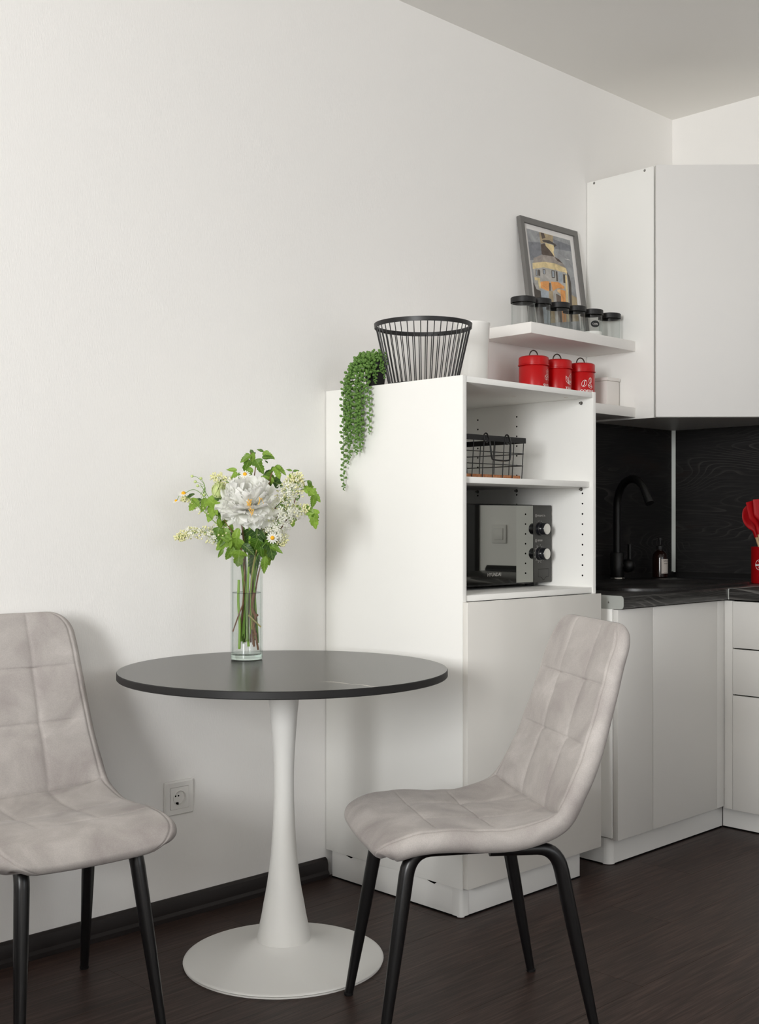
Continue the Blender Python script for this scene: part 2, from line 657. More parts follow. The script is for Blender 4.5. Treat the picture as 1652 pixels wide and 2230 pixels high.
def stroke(pts, wd, z=0.0, closed=False):
    """Flat line of width wd through 2-D points (printed outlines)."""
    pts = [np.array(p, float) for p in pts]
    K = len(pts)
    L, Rr = [], []
    for i in range(K):
        a = pts[(i - 1) % K] if (closed or i > 0) else pts[i]
        b = pts[(i + 1) % K] if (closed or i < K - 1) else pts[i]
        t = (b - a) / (np.linalg.norm(b - a) + 1e-9)
        nrm = np.array([-t[1], t[0]]) * wd / 2
        L.append(pts[i] + nrm)
        Rr.append(pts[i] - nrm)
    mb = MB()
    v_ = [(p[0], p[1], z) for p in L] + [(p[0], p[1], z) for p in Rr]
    f_ = [(i + K, (i + 1) % K + K, (i + 1) % K, i) for i in range(K if closed else K - 1)]
    return mb._add(v_, f_)


def ell(cx, cy, a, b, rot=0, n=20, t0=0, t1=2 * PI):
    out = []
    full = abs(t1 - t0 - 2 * PI) < 1e-6
    for i in range(n if full else n + 1):
        t = t0 + (t1 - t0) * i / n
        x, y = a * math.cos(t), b * math.sin(t)
        out.append((cx + x * math.cos(rot) - y * math.sin(rot), cy + x * math.sin(rot) + y * math.cos(rot)))
    return out


# ------------------------------------------------------------------ the room
YW, XB, ZC = 2.715, 4.36, 2.803          # wall beside the table, kitchen wall, ceiling
XF, YR = -3.45, -2.10                    # window wall, wall behind the photographer
T = 0.12
struct('wall_left', MB().box(XF - T, XB + T, YW, YW + T, -0.03, ZC + T), 'wallpaper')
struct('wall_back', MB().box(XB, XB + T, YR - T, YW, -0.03, ZC + T), 'wallpaper')
W1 = (-1.20, 0.24, 0.92, 2.50)      # in the end wall
W2 = (1.10, 2.90, 0.98, 2.46)       # added for the fill light, in the wall behind the photographer


def pierced(W, lo, hi):
    mb = MB()
    for a, b, c, d in ((lo, hi, -0.03, W[2]), (lo, hi, W[3], ZC + T), (lo, W[0], W[2], W[3]), (W[1], hi, W[2], W[3])):
        mb.box(a, b, 0, T, c, d)
    return mb


def frame_bars(W, e=0.05):
    mb = MB()
    for a, b, c, d in ((W[0], W[0] + e, W[2], W[3]), (W[1] - e, W[1], W[2], W[3]), (W[0] + e, W[1] - e, W[2], W[2] + e), (W[0] + e, W[1] - e, W[3] - e, W[3])):
        mb.box(a, b, 0.04, 0.09, c, d)
    return mb


struct('wall_front', remap(pierced(W1, YR, YW), lambda a, b, z: (XF - b, a, z)), 'room_paint')
struct('wall_right', remap(pierced(W2, XF, XB), lambda a, b, z: (a, YR - b, z)), 'room_paint')
struct('window_1', remap(frame_bars(W1), lambda a, b, z: (XF - b, a, z)), 'plastic_white')
struct('fill_window', remap(frame_bars(W2), lambda a, b, z: (a, YR - b, z)), 'plastic_white')
struct('ceiling', MB().box(XF - T, XB + T, YR - T, YW + T, ZC, ZC + T), 'ceiling_paint')
floor = struct('floor', MB().box(XF - T, XB + T, YR - T, YW + T, -0.04, -0.008), 'dark_gap')
PW, PL = 0.194, 1.285
pmesh = MB().box(0, PL - 0.0004, 0, PW - 0.0004, -0.008, 0.0).mesh('floor_plank', 'laminate', bevel=0.0003, segs=1)
nrow = 0
y = YW - 0.004 - PW
while y > YR - 0.1:
    x = XF + 0.25 - (nrow * 0.431 % PL)
    while x + PL < XF:
        x += PL
    while x < XB - 0.02:
        o = link('floor_plank', pmesh, floor, (x, y, 0))
        if x + PL > XB:
            o.scale.x = (XB - 0.002 - x) / PL
        x += PL
    y -= PW
    nrow += 1
struct('door_1', MB().box(XB - 0.035, XB, -0.10, 0.80, 0, 2.05), 'door_dark', bevel=0.004)
bbp = [(0, 0), (0.022, 0), (0.022, 0.012), (0.016, 0.020), (0.016, 0.038), (0.012, 0.052), (0.004, 0.058), (0, 0.058)]
bb = MB().prism([(p[0], p[1]) for p in bbp], XF + 0.001, 2.392, fn=lambda a, b, z: (z, YW - a, b))
struct('baseboard_left', bb, 'baseboard_dark', angle=20)

# splash-back panels behind the worktop
struct('wall_panel_1', MB().box(3.06, XB - 0.012, YW - 0.010, YW, 0.857, 1.482), 'black_oak_x')
struct('wall_panel_2', MB().box(XB - 0.010, XB, 1.06, YW - 0.012, 0.857, 1.482), 'black_oak_y')
struct('trim_1', MB().prism([(XB - 0.022, YW - 0.010), (XB - 0.010, YW - 0.022), (XB - 0.008, YW - 0.008)], 0.88, 1.482), 'brushed_alu')
tp = [(0.0, 0.0), (0.020, 0.0), (0.020, 0.008), (0.006, 0.026), (0.0, 0.026)]
struct('trim_2', MB().prism(tp, 3.12, XB - 0.02, fn=lambda a, b, z: (z, YW - 0.0105 - a, 0.8575 + b)), 'lid_black')
struct('trim_3', MB().prism(tp, 0.86, YW - 0.03, fn=lambda a, b, z: (XB - 0.0105 - a, z, 0.8575 + b)), 'lid_black')

# ------------------------------------------------------------------ tall cabinet
CX0, CX1, CY0, CY1 = 2.394, 3.012, 2.147, 2.712
P16 = 0.016
tc_ = thing('tall_cabinet', 'white tall open-shelf cabinet holding the black microwave', 'cabinet', ((CX0 + CX1) / 2, 2.43, 0))
part('side_panel', MB().box(CX0, CX0 + P16, CY0, CY1, 0.082, 1.495), 'cabinet_white', tc_, 0.0008)
part('side_panel', MB().box(CX1 - P16, CX1, CY0, CY1, 0.082, 1.495), 'cabinet_white', tc_, 0.0008)
part('top_panel', MB().box(CX0 + P16 + .0004, CX1 - P16 - .0004, CY0 + 0.001, CY1, 1.477, 1.4935), 'cabinet_white', tc_, 0.0008)
part('shelf', MB().box(CX0 + P16 + .0006, CX1 - P16 - .0006, CY0 + 0.012, CY1 - 0.01, 1.200, 1.2175), 'cabinet_white', tc_, 0.0008)
part('shelf', MB().box(CX0 + P16 + .0004, CX1 - P16 - .0004, CY0 + 0.003, CY1 - 0.01, 0.872, 0.889), 'cabinet_white', tc_, 0.0008)
part('back_panel', MB().box(CX0 + P16 + .0004, CX1 - P16 - .0004, CY1 - 0.008, CY1 - 0.0005, 0.09, 1.476), 'cabinet_white', tc_)
part('door', MB().box(CX0 - 0.001, CX1 + 0.001, CY0 - 0.0195, CY0 - 0.0015, 0.0865, 0.871), 'gloss_white', tc_, 0.0012, label='glossy white flat door')
px0, py0 = CX0 + 0.006, CY0 + 0.012
part('plinth', MB().box(px0 + 0.014, 2.945, py0, py0 + 0.016, 0.003, 0.080).box(px0, px0 + 0.016, py0 + 0.014, 2.69, 0.003, 0.080), 'plinth_white', tc_, 0.001)
cpoly = [(px0 + .030, py0 - .0015), (px0 + .008, py0 - .0015), (px0 + .002, py0 + .0005), (px0 - .0015, py0 + .007), (px0 - .0015, py0 + .030),
         (px0 + .012, py0 + .030), (px0 + .012, py0 + .012), (px0 + .030, py0 + .012)]
part('plinth_corner', MB().prism(cpoly, 0.002, 0.081), 'plinth_white', tc_, angle=60)
part('plinth_seal', MB().box(px0 + 0.013, 2.945, py0 - 0.002, py0 + 0.012, 0.0, 0.004).box(px0 - 0.002, px0 + 0.012, py0 + 0.013, 2.69, 0.0, 0.004), 'dark_gap', tc_)
for ya, yb in ((2.250, 2.285), (2.595, 2.625)):
    part('plinth_clip', MB().prism([(ya, .0795), (ya + .008, .0745), (yb - .012, .0765), (yb, .0795), (yb, .0822), (ya, .0822)], 0, .004, fn=lambda a, b, z: (px0 - .0006 - z * .2, a, b)), 'hole_black', tc_)
# drilled rows for shelf pins and the pins in use
hl = MB()
xr, xl = CX1 - P16, CX0 + P16
for yy in (2.186, 2.449, 2.618):
    zz = 0.925
    while zz < 1.468:
        if not (yy < 2.2 and zz > 1.19) and abs(zz - 1.2085) > 0.015:
            for xx, d in ((xr, -1), (xl, 1)):
                pl = ell(yy, zz, 0.0029, 0.0029, n=10)
                hl.prism(pl if d > 0 else pl[::-1], 0, 0.0003, fn=lambda a, b, z, xx=xx, d=d: (xx + d * (z + 0.0001), a, b))
        zz += 0.032
part('pin_holes', hl, 'hole_black', tc_, kind='stuff')
pins = [(2.190, 1.463), (2.190, 1.194), (2.449, 1.194), (2.618, 1.194)]
for yy, zz in pins:
    mb = MB().tube([(xr - 0.0005, yy, zz), (xr - 0.010, yy, zz)], 0.003, 8)
    mb.tube([(xr - 0.0005, yy, zz), (xr - 0.0025, yy, zz)], 0.0055, 10)
    part('shelf_pin', mb, 'metal_grey', tc_)
for xx, yy in ((2.50, 2.24), (2.80, 2.30), (2.93, 2.20), (2.60, 2.6)):
    part('screw_cover', MB().lathe([(0.0, -0.0012), (0.006, -0.0008), (0.0062, 0.0)], (xx, yy, 1.477), 14), 'cabinet_edge', tc_)

# ------------------------------------------------------------------ base cabinet left of the corner
bc = thing('base_cabinet', 'grey-white base cabinet with two plain doors under the sink', 'cabinet', (3.43, 2.42, 0))
part('side_panel', MB().box(3.102, 3.118, 2.150, 2.70, 0.090, 0.816), 'cabinet_white', bc, 0.0008)
part('carcass', MB().box(3.1185, 3.742, 2.150, 2.70, 0.090, 0.816), 'cabinet_white', bc)
part('door', MB().box(3.105, 3.3015, 2.129, 2.147, 0.086, 0.8145), 'matt_front', bc, 0.001)
part('door', MB().box(3.3045, 3.7085, 2.129, 2.147, 0.086, 0.8145), 'matt_front', bc, 0.001)
part('filler_panel', MB().box(3.7105, 3.7576, 2.1305, 2.147, 0.086, 0.8145), 'matt_front', bc, 0.0008)
part('plinth', MB().box(3.130, 3.80, 2.162, 2.178, 0.004, 0.085).box(3.108, 3.124, 2.185, 2.69, 0.004, 0.085), 'plinth_white', bc)
arc = [(3.108 + 0.026 * (1 - math.cos(a)), 2.162 + 0.026 * (1 - math.sin(a))) for a in np.linspace(0, PI / 2, 8)]
ins = [(3.108 + 0.026 - 0.020 * math.cos(a), 2.162 + 0.026 - 0.020 * math.sin(a)) for a in np.linspace(PI / 2, 0, 8)]
part('plinth_corner', MB().prism(arc + ins, 0.002, 0.086), 'plinth_white', bc, angle=50)
part('plinth_seal', MB().box(3.135, 3.79, 2.160, 2.175, 0.0, 0.0045).box(3.106, 3.12, 2.19, 2.69, 0.0, 0.0045), 'dark_gap', bc)
part('pipe', MB().tube([(3.075, 2.20, 0.10), (3.075, 2.20, 0.816)], 0.013, 14), 'cabinet_edge', bc, label='pale vertical pipe in the gap beside the cabinet')

# drawer cabinet on the kitchen wall
dc = thing('drawer_cabinet', 'grey-white drawer cabinet right of the inner corner of the kitchen', 'cabinet', (4.06, 1.86, 0))
part('carcass', MB().box(3.776, 4.34, 1.622, 2.128, 0.090, 0.818), 'dark_gap', dc)
part('filler_panel', MB().box(3.758, 3.774, 2.098, 2.1305, 0.080, 0.8145), 'matt_front', dc, 0.0008)
for z0, z1 in ((0.650, 0.8135), (0.487, 0.6455), (0.080, 0.4825)):
    part('drawer', MB().box(3.753, 3.772, 1.624, 2.0945, z0, z1), 'matt_front', dc, 0.001)
part('plinth', MB().box(3.802, 3.818, 1.624, 2.16, 0.004, 0.078), 'plinth_white', dc)
part('plinth_seal', MB().box(3.800, 3.815, 1.624, 2.158, 0.0, 0.0045), 'dark_gap', dc)
# oven beyond it (shows in the microwave's mirror glass)
ov = thing('oven', 'black built-in oven beside the drawer cabinet, mirrored in the microwave door', 'oven', (4.05, 1.31, 0))
part('body', MB().box(3.776, 4.34, 1.002, 1.618, 0.0, 0.818), 'mw_body', ov)
part('door', MB().box(3.752, 3.774, 1.006, 1.614, 0.10, 0.815), 'mw_black', ov, 0.002)
part('handle', MB().tube([(3.735, 1.06, 0.74), (3.735, 1.56, 0.74)], 0.006, 10), 'lid_black', ov)

# worktops
wt = thing('worktop', 'black wood-grain worktop holding the sink, its end by the tall cabinet', 'worktop', (3.73, 2.41, 0.819))
prof = [(2.700, 0.0), (2.113, 0.0), (2.109, 0.004), (2.109, 0.034), (2.113, 0.038), (2.700, 0.038)]
part('slab', MB().prism(prof, 3.106, 4.338, fn=lambda a, b, z: (z, a, 0.819 + b)), 'worktop_oak_x', wt, angle=60)
capp = []
for cx_, cy_, a0 in ((2.690, 0.004, 1.5), (2.690, 0.0385, 0), (2.119, 0.0295, 0.5), (2.119, 0.009, 1.0)):
    r_ = 0.004 if cx_ > 2.5 else 0.011
    for a in np.linspace(a0 * PI, (a0 + 0.5) * PI, 6):
        capp.append((cx_ + r_ * math.cos(a), cy_ + r_ * math.sin(a)))
part('end_cap', MB().prism(capp, 3.1030, 3.1055, fn=lambda a, b, z: (z, a, 0.8185 + b)), 'brushed_alu', wt, label='bare aluminium end cap', angle=60)
part('cap_screw', MB().lathe([(0, 0.0008), (0.0022, 0.0008), (0.0032, 0.0)], (0, 0, 0), 12), 'metal_grey', wt, world=False)
bpy.data.objects['cap_screw'].location = Vector((3.1030, 2.163, 0.837)) - wt.location
bpy.data.objects['cap_screw'].rotation_euler = (0, -PI / 2, 0)
wt2 = thing('worktop', 'black wood-grain worktop under the red utensil holder', 'worktop', (4.04, 1.55, 0.819))
prof = [(4.338, 0.0), (3.749, 0.0), (3.745, 0.004), (3.745, 0.034), (3.749, 0.038), (4.338, 0.038)]
part('slab', MB().prism(prof, 0.85, 2.104, fn=lambda a, b, z: (a, z, 0.819 + b)), 'worktop_oak_y', wt2, angle=60)
part('joint_strip', MB().box(3.7445, 4.338, 2.1045, 2.1085, 0.8195, 0.8578), 'brushed_alu', wt2)

# ------------------------------------------------------------------ corner wall cabinet
ux0, uz0, uz1 = 3.748, 1.479, 2.412
uc = thing('corner_cabinet', 'white diagonal corner wall cabinet above the sink', 'cabinet', (4.1, 2.45, uz0))
YWP = YW - 0.002
part('side_panel', MB().box(ux0, ux0 + 0.016, 2.413, YWP, uz0, uz1), 'cabinet_white', uc, 0.0008)
a45 = [(ux0 + 0.0165, YWP), (ux0 + 0.0165, 2.416), (4.062, 2.116), (XB - 0.002, 2.116), (XB - 0.002, YWP)]
part('carcass', MB().prism(a45, uz0 + 0.001, uz1 - 0.001), 'cabinet_white', uc)
d_ = Vector((1, -1, 0)).normalized()
n_ = Vector((-1, -1, 0)).normalized()
p0 = Vector((ux0 + 0.001, 2.413, 0)) + n_ * 0.002 + d_ * 0.004


def diag(a, b, z):
    q = p0 + d_ * a + n_ * b
    return (q.x, q.y, z)


LD = 0.425
part('door', MB().prism([(0, 0), (LD, 0), (LD, 0.017), (0, 0.017)], uz0 + 0.001, uz1 - 0.001, fn=diag), 'upper_front', uc, 0.001)
for yy in (2.680, 2.452):
    o = part('screw_cap', MB().lathe([(0, 0.0008), (0.0045, 0.0006), (0.005, 0)], (0, 0, 0), 14), 'metal_grey', uc, world=False)
    o.location = Vector((ux0, yy, 2.404)) - uc.location
    o.rotation_euler = (0, -PI / 2, 0)

# ------------------------------------------------------------------ wall shelves
YS = 2.492
sh1 = tag(link('wall_shelf', MB().box(3.125, ux0 - 0.001, YS, YW - 0.001, 1.733, 1.771).mesh('wall_shelf', 'shelf_white', bevel=0.001)),
          'white floating wall shelf carrying the glass jars', 'shelf')
sh2 = tag(link('wall_shelf', MB().box(3.10, ux0 - 0.001, YS, YW - 0.001, 1.485, 1.522).mesh('wall_shelf', 'shelf_white', bevel=0.001)),
          'white floating wall shelf under the red canisters, half hidden', 'shelf')
ZS1, ZS2 = 1.771, 1.522


def toward_cam(x, y):
    return math.atan2(-y, -x)


def cyl_wrap(mb, c, r, az, z):
    """Bend a flat print (x right, y up) round a cylinder, facing azimuth az."""
    return remap(mb, lambda a, b, q: (c[0] + (r + q) * math.cos(az + a / r), c[1] + (r + q) * math.sin(az + a / r), z + b))


# glass jars
JY = 2.565
jar_px = [(1139, .044, .097), (1174, .0425, .102), (1215, .0425, .102), (1250.5, .042, .102), (1288, .042, .103), (1326.5, .042, .103)]
jar_lab = ['clear glass jar with wide black lid at the outer end of the shelf', 'clear glass jar with black lid, second along from the outer end',
           'clear glass jar with black lid, third along the shelf row', 'clear glass jar with black lid, just left of the labelled jar',
           'clear glass jar with black lid and a black oval label', 'clear glass jar with black lid nearest the corner cabinet']


def on_y(px, yy):
    u = (px - 826.0) / 2549.0
    r = FWD + RGT * u
    return r.x * yy / r.y


for (px, r, h), lb in zip(jar_px, jar_lab):
    jx = on_y(px, JY)
    j = thing('glass_jar', lb, 'jar', (jx, JY, ZS1), group='jars on the wall shelf')
    r2 = r - 0.003
    part('jar_body', MB().lathe([(0, 0.001), (r2 - .004, 0.001), (r2, 0.005), (r2, h - 0.022), (r2 - 0.004, h - 0.017), (r2 - 0.004, h - 0.006)], (jx, JY, ZS1), 36), 'jar_glass', j)
    part('lid', MB().lathe([(0, h), (r - .002, h), (r, h - .002), (r, h - .019), (r - .0015, h - .0195), (r - .0015, h - .004), (0, h - .004)], (jx, JY, ZS1), 40), 'lid_black', j)
    if 'oval' in lb:
        part('salt', MB().lathe([(0, 0.003), (r2 - .005, 0.003), (r2 - .002, .006), (r2 - .002, 0.022), (0, 0.026)], (jx, JY, ZS1), 30), 'salt', j)
        az = toward_cam(jx, JY) + 0.33
        mb = MB()
        mb.prism(ell(0, 0, .0165, .0125, n=24), 0.0004, 0.0008)
        part('label', cyl_wrap(mb, (jx, JY), r2, az, ZS1 + 0.047), 'label_black', j, label='black oval sticker')
        part('lettering', cyl_wrap(remap(text_mb('Соль', 0.0085), lambda a, b, q: (a, b, 0.0011)), (jx, JY), r2, az, ZS1 + 0.047), 'print_white', j)

# red canisters
KY = 2.565
can_lab = ['red enamel canister printed SUGAR, nearest the white pot', 'red enamel canister printed TEA, between the other two', 'red enamel canister printed COFFEE, nearest the corner cabinet']


def icon_sugar():
    mb = MB()
    s = 0.0085
    for ox, oy in ((-0.010, 0), (0.010, 0), (0.0, 0.019)):
        hexa = [(ox + s * math.cos(PI / 6 + k * PI / 3) * 1.1, oy + s * math.sin(PI / 6 + k * PI / 3) * 1.1) for k in range(6)]
        mb.merge(stroke(hexa, 0.0013, 0.0006, True))
        for k in (0, 2, 4):
            mb.merge(stroke([(ox, oy), hexa[k]], 0.0012, 0.0006))
    return mb


def leafshape(cx_, cy_, L, W, rot):
    pts = []
    for t in np.linspace(0, 1, 12):
        pts.append((t * L, W * math.sin(PI * t ** 0.9)))
    for t in np.linspace(1, 0, 12)[1:-1]:
        pts.append((t * L, -W * math.sin(PI * t ** 0.9)))
    c_, s_ = math.cos(rot), math.sin(rot)
    return [(cx_ + a * c_ - b * s_, cy_ + a * s_ + b * c_) for a, b in pts]


def icon_tea():
    mb = MB()
    for cx_, cy_, L, W, rot in ((0.0, -0.012, 0.030, 0.006, 2.0), (0.001, -0.012, 0.043, 0.009, 1.15), (0.001, -0.012, 0.022, 0.006, 0.45)):
        mb.merge(stroke(leafshape(cx_, cy_, L, W, rot), 0.0014, 0.0006, True))
        mb.merge(stroke([(cx_ + L * .12 * math.cos(rot), cy_ + L * .12 * math.sin(rot)), (cx_ + L * .8 * math.cos(rot), cy_ + L * .8 * math.sin(rot))], 0.0012, 0.0006))
    return mb


def icon_coffee():
    mb = MB()
    for cx_, cy_, a, b, rot in ((-0.012, 0.0, 0.0125, 0.0088, 1.05), (0.012, 0.011, 0.010, 0.0065, 1.5), (0.012, -0.009, 0.0098, 0.0068, 2.6)):
        mb.merge(stroke(ell(cx_, cy_, a, b, rot, 24), 0.0014, 0.0006, True))
        c_, s_ = math.cos(rot), math.sin(rot)
        mid = [(t * a, 0.25 * b * math.sin(PI * t)) for t in np.linspace(-0.95, 0.95, 9)]
        mb.merge(stroke([(cx_ + p * c_ - q * s_, cy_ + p * s_ + q * c_) for p, q in mid], 0.0022, 0.0006))
    return mb


for (px, word, off, icon), lb in zip(((1161.5, 'SUGAR', 1.20, icon_sugar), (1212.5, 'TEA', 0.88, icon_tea), (1263.5, 'COFFEE', 0.50, icon_coffee)), can_lab):
    kx = on_y(px, KY)
    r = 0.0525
    k = thing('canister', lb, 'canister', (kx, KY, ZS2), group='red canisters on the lower wall shelf')
    part('body', MB().lathe([(0, 0.0), (r - .002, 0.0), (r - .001, .003), (r - .001, 0.108), (r - .0035, 0.112), (r - .0035, .116), (0, .116)], (kx, KY, ZS2), 48), 'enamel_red', k)
    part('lid', MB().lathe([(0, .150), (r * .6, .149), (r - .006, .1465), (r - .001, .143), (r, .139), (r, .119), (r + .002, .1175), (r + .002, .1145), (r - .0008, .1135), (r - .003, .1165), (0, .1165)], (kx, KY, ZS2), 48), 'enamel_red', k)
    rot = toward_cam(kx, KY) + PI / 2 + 0.5
    hp = []
    for t in np.linspace(0, PI, 14):
        hp.append((kx + .0165 * math.cos(t) * math.cos(rot), KY + .0165 * math.cos(t) * math.sin(rot), ZS2 + .1485 + .021 * math.sin(t)))
    part('handle', MB().tube(hp, 0.0022, 8), 'bronze', k, label='thin bronze loop handle')
    az = toward_cam(kx, KY) + off
    part('emblem', cyl_wrap(icon(), (kx, KY), r - .001, az, ZS2 + 0.071), 'print_white', k)
    mb = text_mb(word, 0.0165)
    big = MB()
    for dx in (-0.0006, 0, 0.0006):
        big.merge(mb, Matrix.Translation((dx, 0, 0.0006 + abs(dx) * .1)))
    part('lettering', cyl_wrap(big, (kx, KY), r - .001, az, ZS2 + 0.042), 'print_white', k)

# pale box in the corner of the lower shelf
bx = thing('storage_box', 'small white box in the corner of the lower shelf beside the canisters', 'box', (3.69, 2.60, ZS2))
part('box_body', MB().box(3.655, 3.735, 2.555, 2.64, ZS2 + 0.0005, ZS2 + 0.100), 'box_white', bx, 0.003)
part('lid', MB().box(3.652, 3.738, 2.552, 2.643, ZS2 + 0.100, ZS2 + 0.113), 'box_white', bx, 0.003)

# ------------------------------------------------------------------ picture leaning on the wall
FWi, FHi = 0.346, 0.436
tilt = math.asin(0.062 / FHi)
pf = thing('picture_frame', 'grey framed watercolour of a domed building leaning on the wall', 'picture', (3.318 + FWi / 2, YW - 0.001 - 0.062, ZS1 + 0.0005))
pf.rotation_euler = (-tilt, 0, 0)


def flat(a, b, z):        # picture plane: a right, b up, z toward the room
    return (a, -z, b)


fw = 0.021
fm = MB()
hw = FWi / 2
for poly in ([(-hw, 0), (hw, 0), (hw - fw, fw), (-hw + fw, fw)], [(hw, 0), (hw, FHi), (hw - fw, FHi - fw), (hw - fw, fw)],
             [(hw, FHi), (-hw, FHi), (-hw + fw, FHi - fw), (hw - fw, FHi - fw)], [(-hw, FHi), (-hw, 0), (-hw + fw, fw), (-hw + fw, FHi - fw)]):
    fm.prism(poly, 0.0, 0.017, fn=flat)
part('frame', fm, 'frame_grey', pf, world=False)
part('mat_board', MB().prism([(-hw + fw - .002, fw - .002), (hw - fw + .002, fw - .002), (hw - fw + .002, FHi - fw + .002), (-hw + fw - .002, FHi - fw + .002)], 0.002, 0.008, fn=flat), 'paper_white', pf, world=False)
pm = 0.019
pa0, pa1, pb0, pb1 = -hw + fw + pm, hw - fw - pm, fw + pm, FHi - fw - pm
PCOL = {'sky': (146, 147, 148), 'sky2': (122, 124, 128), 'tan': (160, 146, 120), 'brown': (94, 84, 78), 'cream': (206, 188, 146), 'dome': (150, 142, 136),
        'drum': (166, 162, 158), 'bluegrey': (150, 158, 164), 'orange': (210, 150, 96), 'peach': (226, 186, 140), 'dark': (88, 82, 78), 'line': (110, 100, 92), 'white': (206, 204, 202)}
for k_, c_ in PCOL.items():
    c_ = tuple(min(255, int(q * 1.10)) for q in c_)
    m, nt = mat('ink_' + k_, c_, 0.7, 0.1)
    v = coords(nt, (1, 1, 1))
    nz = noise_tex(nt, v, 26.0, 4.0, 0.6, 0.8)
    c = ramp(nt, nz, [(0.3, tuple(int(q * .86) for q in c_)), (0.7, tuple(min(255, int(q * 1.08)) for q in c_))])
    nt.link(c, nt.bsdf.inputs['Base Color'])
names = list(PCOL)


def uv(x, y):
    top = 350 + (x - 330) * 230 / 845.0
    t = (y - top) / 1900.0
    xl = 330 + 88 / 1370.0 * (y - 350)
    return (min(1, max(0, (x - xl) / 845.0)), min(1, max(0, t)))


pr = MB()
lay = [0]


def ink(color, pts):
    lay[0] += 1
    q = [uv(*p) for p in pts]
    q = [(pa0 + (pa1 - pa0) * a, pb1 - (pb1 - pb0) * b) for a, b in q]
    z = 0.0083 + lay[0] * 0.00002
    ar = sum(q[i][0] * q[(i + 1) % len(q)][1] - q[(i + 1) % len(q)][0] * q[i][1] for i in range(len(q)))
    if ar < 0:
        q = q[::-1]
    o = len(pr.v)
    pr.v += [flat(a, b, z) for a, b in q]
    pr.f.append(tuple(range(o, o + len(q))))
    pr.m.append(names.index(color))


ink('sky', [(320, 300), (1180, 570), (1300, 2500), (470, 2300)])
ink('sky2', [(350, 620), (600, 640), (600, 900), (430, 1000), (375, 1000)])
ink('sky2', [(840, 560), (1180, 690), (1190, 820), (860, 760)])
ink('tan', [(570, 400), (840, 470), (835, 620), (700, 640), (590, 660)])
ink('brown', [(600, 430), (660, 440), (690, 540), (620, 560)])
ink('brown', [(590, 680), (660, 650), (830, 900), (850, 945), (700, 930), (600, 880)])
ink('cream', [(680, 640), (845, 690), (850, 760), (835, 830), (852, 940), (775, 810), (685, 705)])
ink('dark', [(620, 580), (760, 585), (840, 640), (905, 690), (852, 735), (840, 680), (700, 635), (640, 625)])
ink('dome', [(440, 960), (600, 890), (850, 930), (1000, 1060), (1100, 1230), (860, 1080), (640, 1040), (430, 1070)])
ink('brown', [(850, 935), (930, 985), (1010, 1075), (900, 1020)])
ink('drum', [(418, 1170), (620, 1140), (840, 1200), (1080, 1290), (1140, 1420), (1150, 1700), (1140, 2300), (460, 2300), (440, 1500)])
ink('cream', [(415, 1060), (640, 1035), (860, 1075), (1060, 1170), (1110, 1320), (1040, 1265), (820, 1200), (620, 1150), (415, 1185)])
for a, b, c_, d2 in ((465, 1195, 500, 1320), (515, 1195, 550, 1320), (605, 1185, 655, 1290), (772, 1215, 835, 1370), (862, 1235, 890, 1440), (1000, 1300, 1050, 1480)):
    ink('dark', [(a, b), (c_, b + 8), (c_, d2 + 8), (a, d2)])
for a, b, c_, d2 in ((475, 1200, 490, 1310), (617, 1195, 643, 1280), (785, 1230, 822, 1350), (905, 1260, 990, 1470)):
    ink('bluegrey', [(a, b), (c_, b + 8), (c_, d2 + 8), (a, d2)])
ink('dark', [(1080, 1250), (1130, 1350), (1155, 1500), (1150, 2300), (1105, 2300), (1100, 1480)])
ink('dark', [(410, 1450), (470, 1600), (560, 1640), (580, 2300), (450, 2300)])
ink('cream', [(440, 1350), (540, 1370), (560, 1580), (520, 1590), (500, 1420), (440, 1410)])
ink('bluegrey', [(540, 1590), (690, 1660), (700, 2300), (590, 2300)])
ink('orange', [(550, 1450), (640, 1435), (720, 1445), (705, 1640), (640, 1620), (552, 1572)])
ink('orange', [(750, 1450), (900, 1465), (1020, 1565), (1000, 1610), (880, 1590), (780, 1645)])
ink('tan', [(705, 1640), (780, 1650), (800, 2300), (710, 2300)])
ink('peach', [(870, 1620), (930, 1615), (930, 1720), (870, 1660)])
ink('orange', [(930, 1615), (1030, 1650), (1020, 2300), (945, 2300)])
ink('dark', [(715, 1470), (745, 1480), (735, 1640), (715, 1640)])
ink('cream', [(1040, 1320), (1075, 1330), (1080, 2300), (1040, 2300)])
ink('line', [(840, 1700), (935, 1760), (930, 2300), (860, 2300)])
ink('tan', [(1150, 1740), (1250, 1800), (1270, 2300), (1145, 2300)])
ink('white', [(1050, 972), (1160, 1000), (1158, 1008), (1052, 984)])
part('print', pr, ['ink_' + k_ for k_ in names], pf, world=False, smooth=False, label='watercolour of a dome and tower')

# ------------------------------------------------------------------ on top of the tall cabinet
ZT = 1.4955
fb = thing('fruit_basket', 'flared black wire fruit basket standing on the tall cabinet', 'basket', (2.522, 2.420, ZT))
R1, R0, HB = 0.1445, 0.102, 0.182
wmesh = MB().tube([(R0, 0, 0.003), (R1 - 0.003, 0, HB - 0.004)], 0.00145, 6).mesh('wire', 'wire_black')
NWI = 44
for i in range(NWI):
    o = link('wire', wmesh, fb)
    o.rotation_euler = (0, 0, 2 * PI * i / NWI)
part('rim', MB().lathe([(R1 + .001, HB - .009), (R1 + .002, HB + .004), (R1 - .001, HB + .004), (R1 - .002, HB - .009)], (0, 0, 0), 72, close=True), 'wire_black', fb, world=False)
part('base_ring', MB().tube([(R0 * math.cos(2 * PI * i / 48), R0 * math.sin(2 * PI * i / 48), 0.003) for i in range(48)], 0.003, 8, closed=True), 'wire_black', fb, world=False)
wp = thing('tall_pot', 'tall white tapered pot behind the black wire basket', 'pot', (2.834, 2.500, ZT))
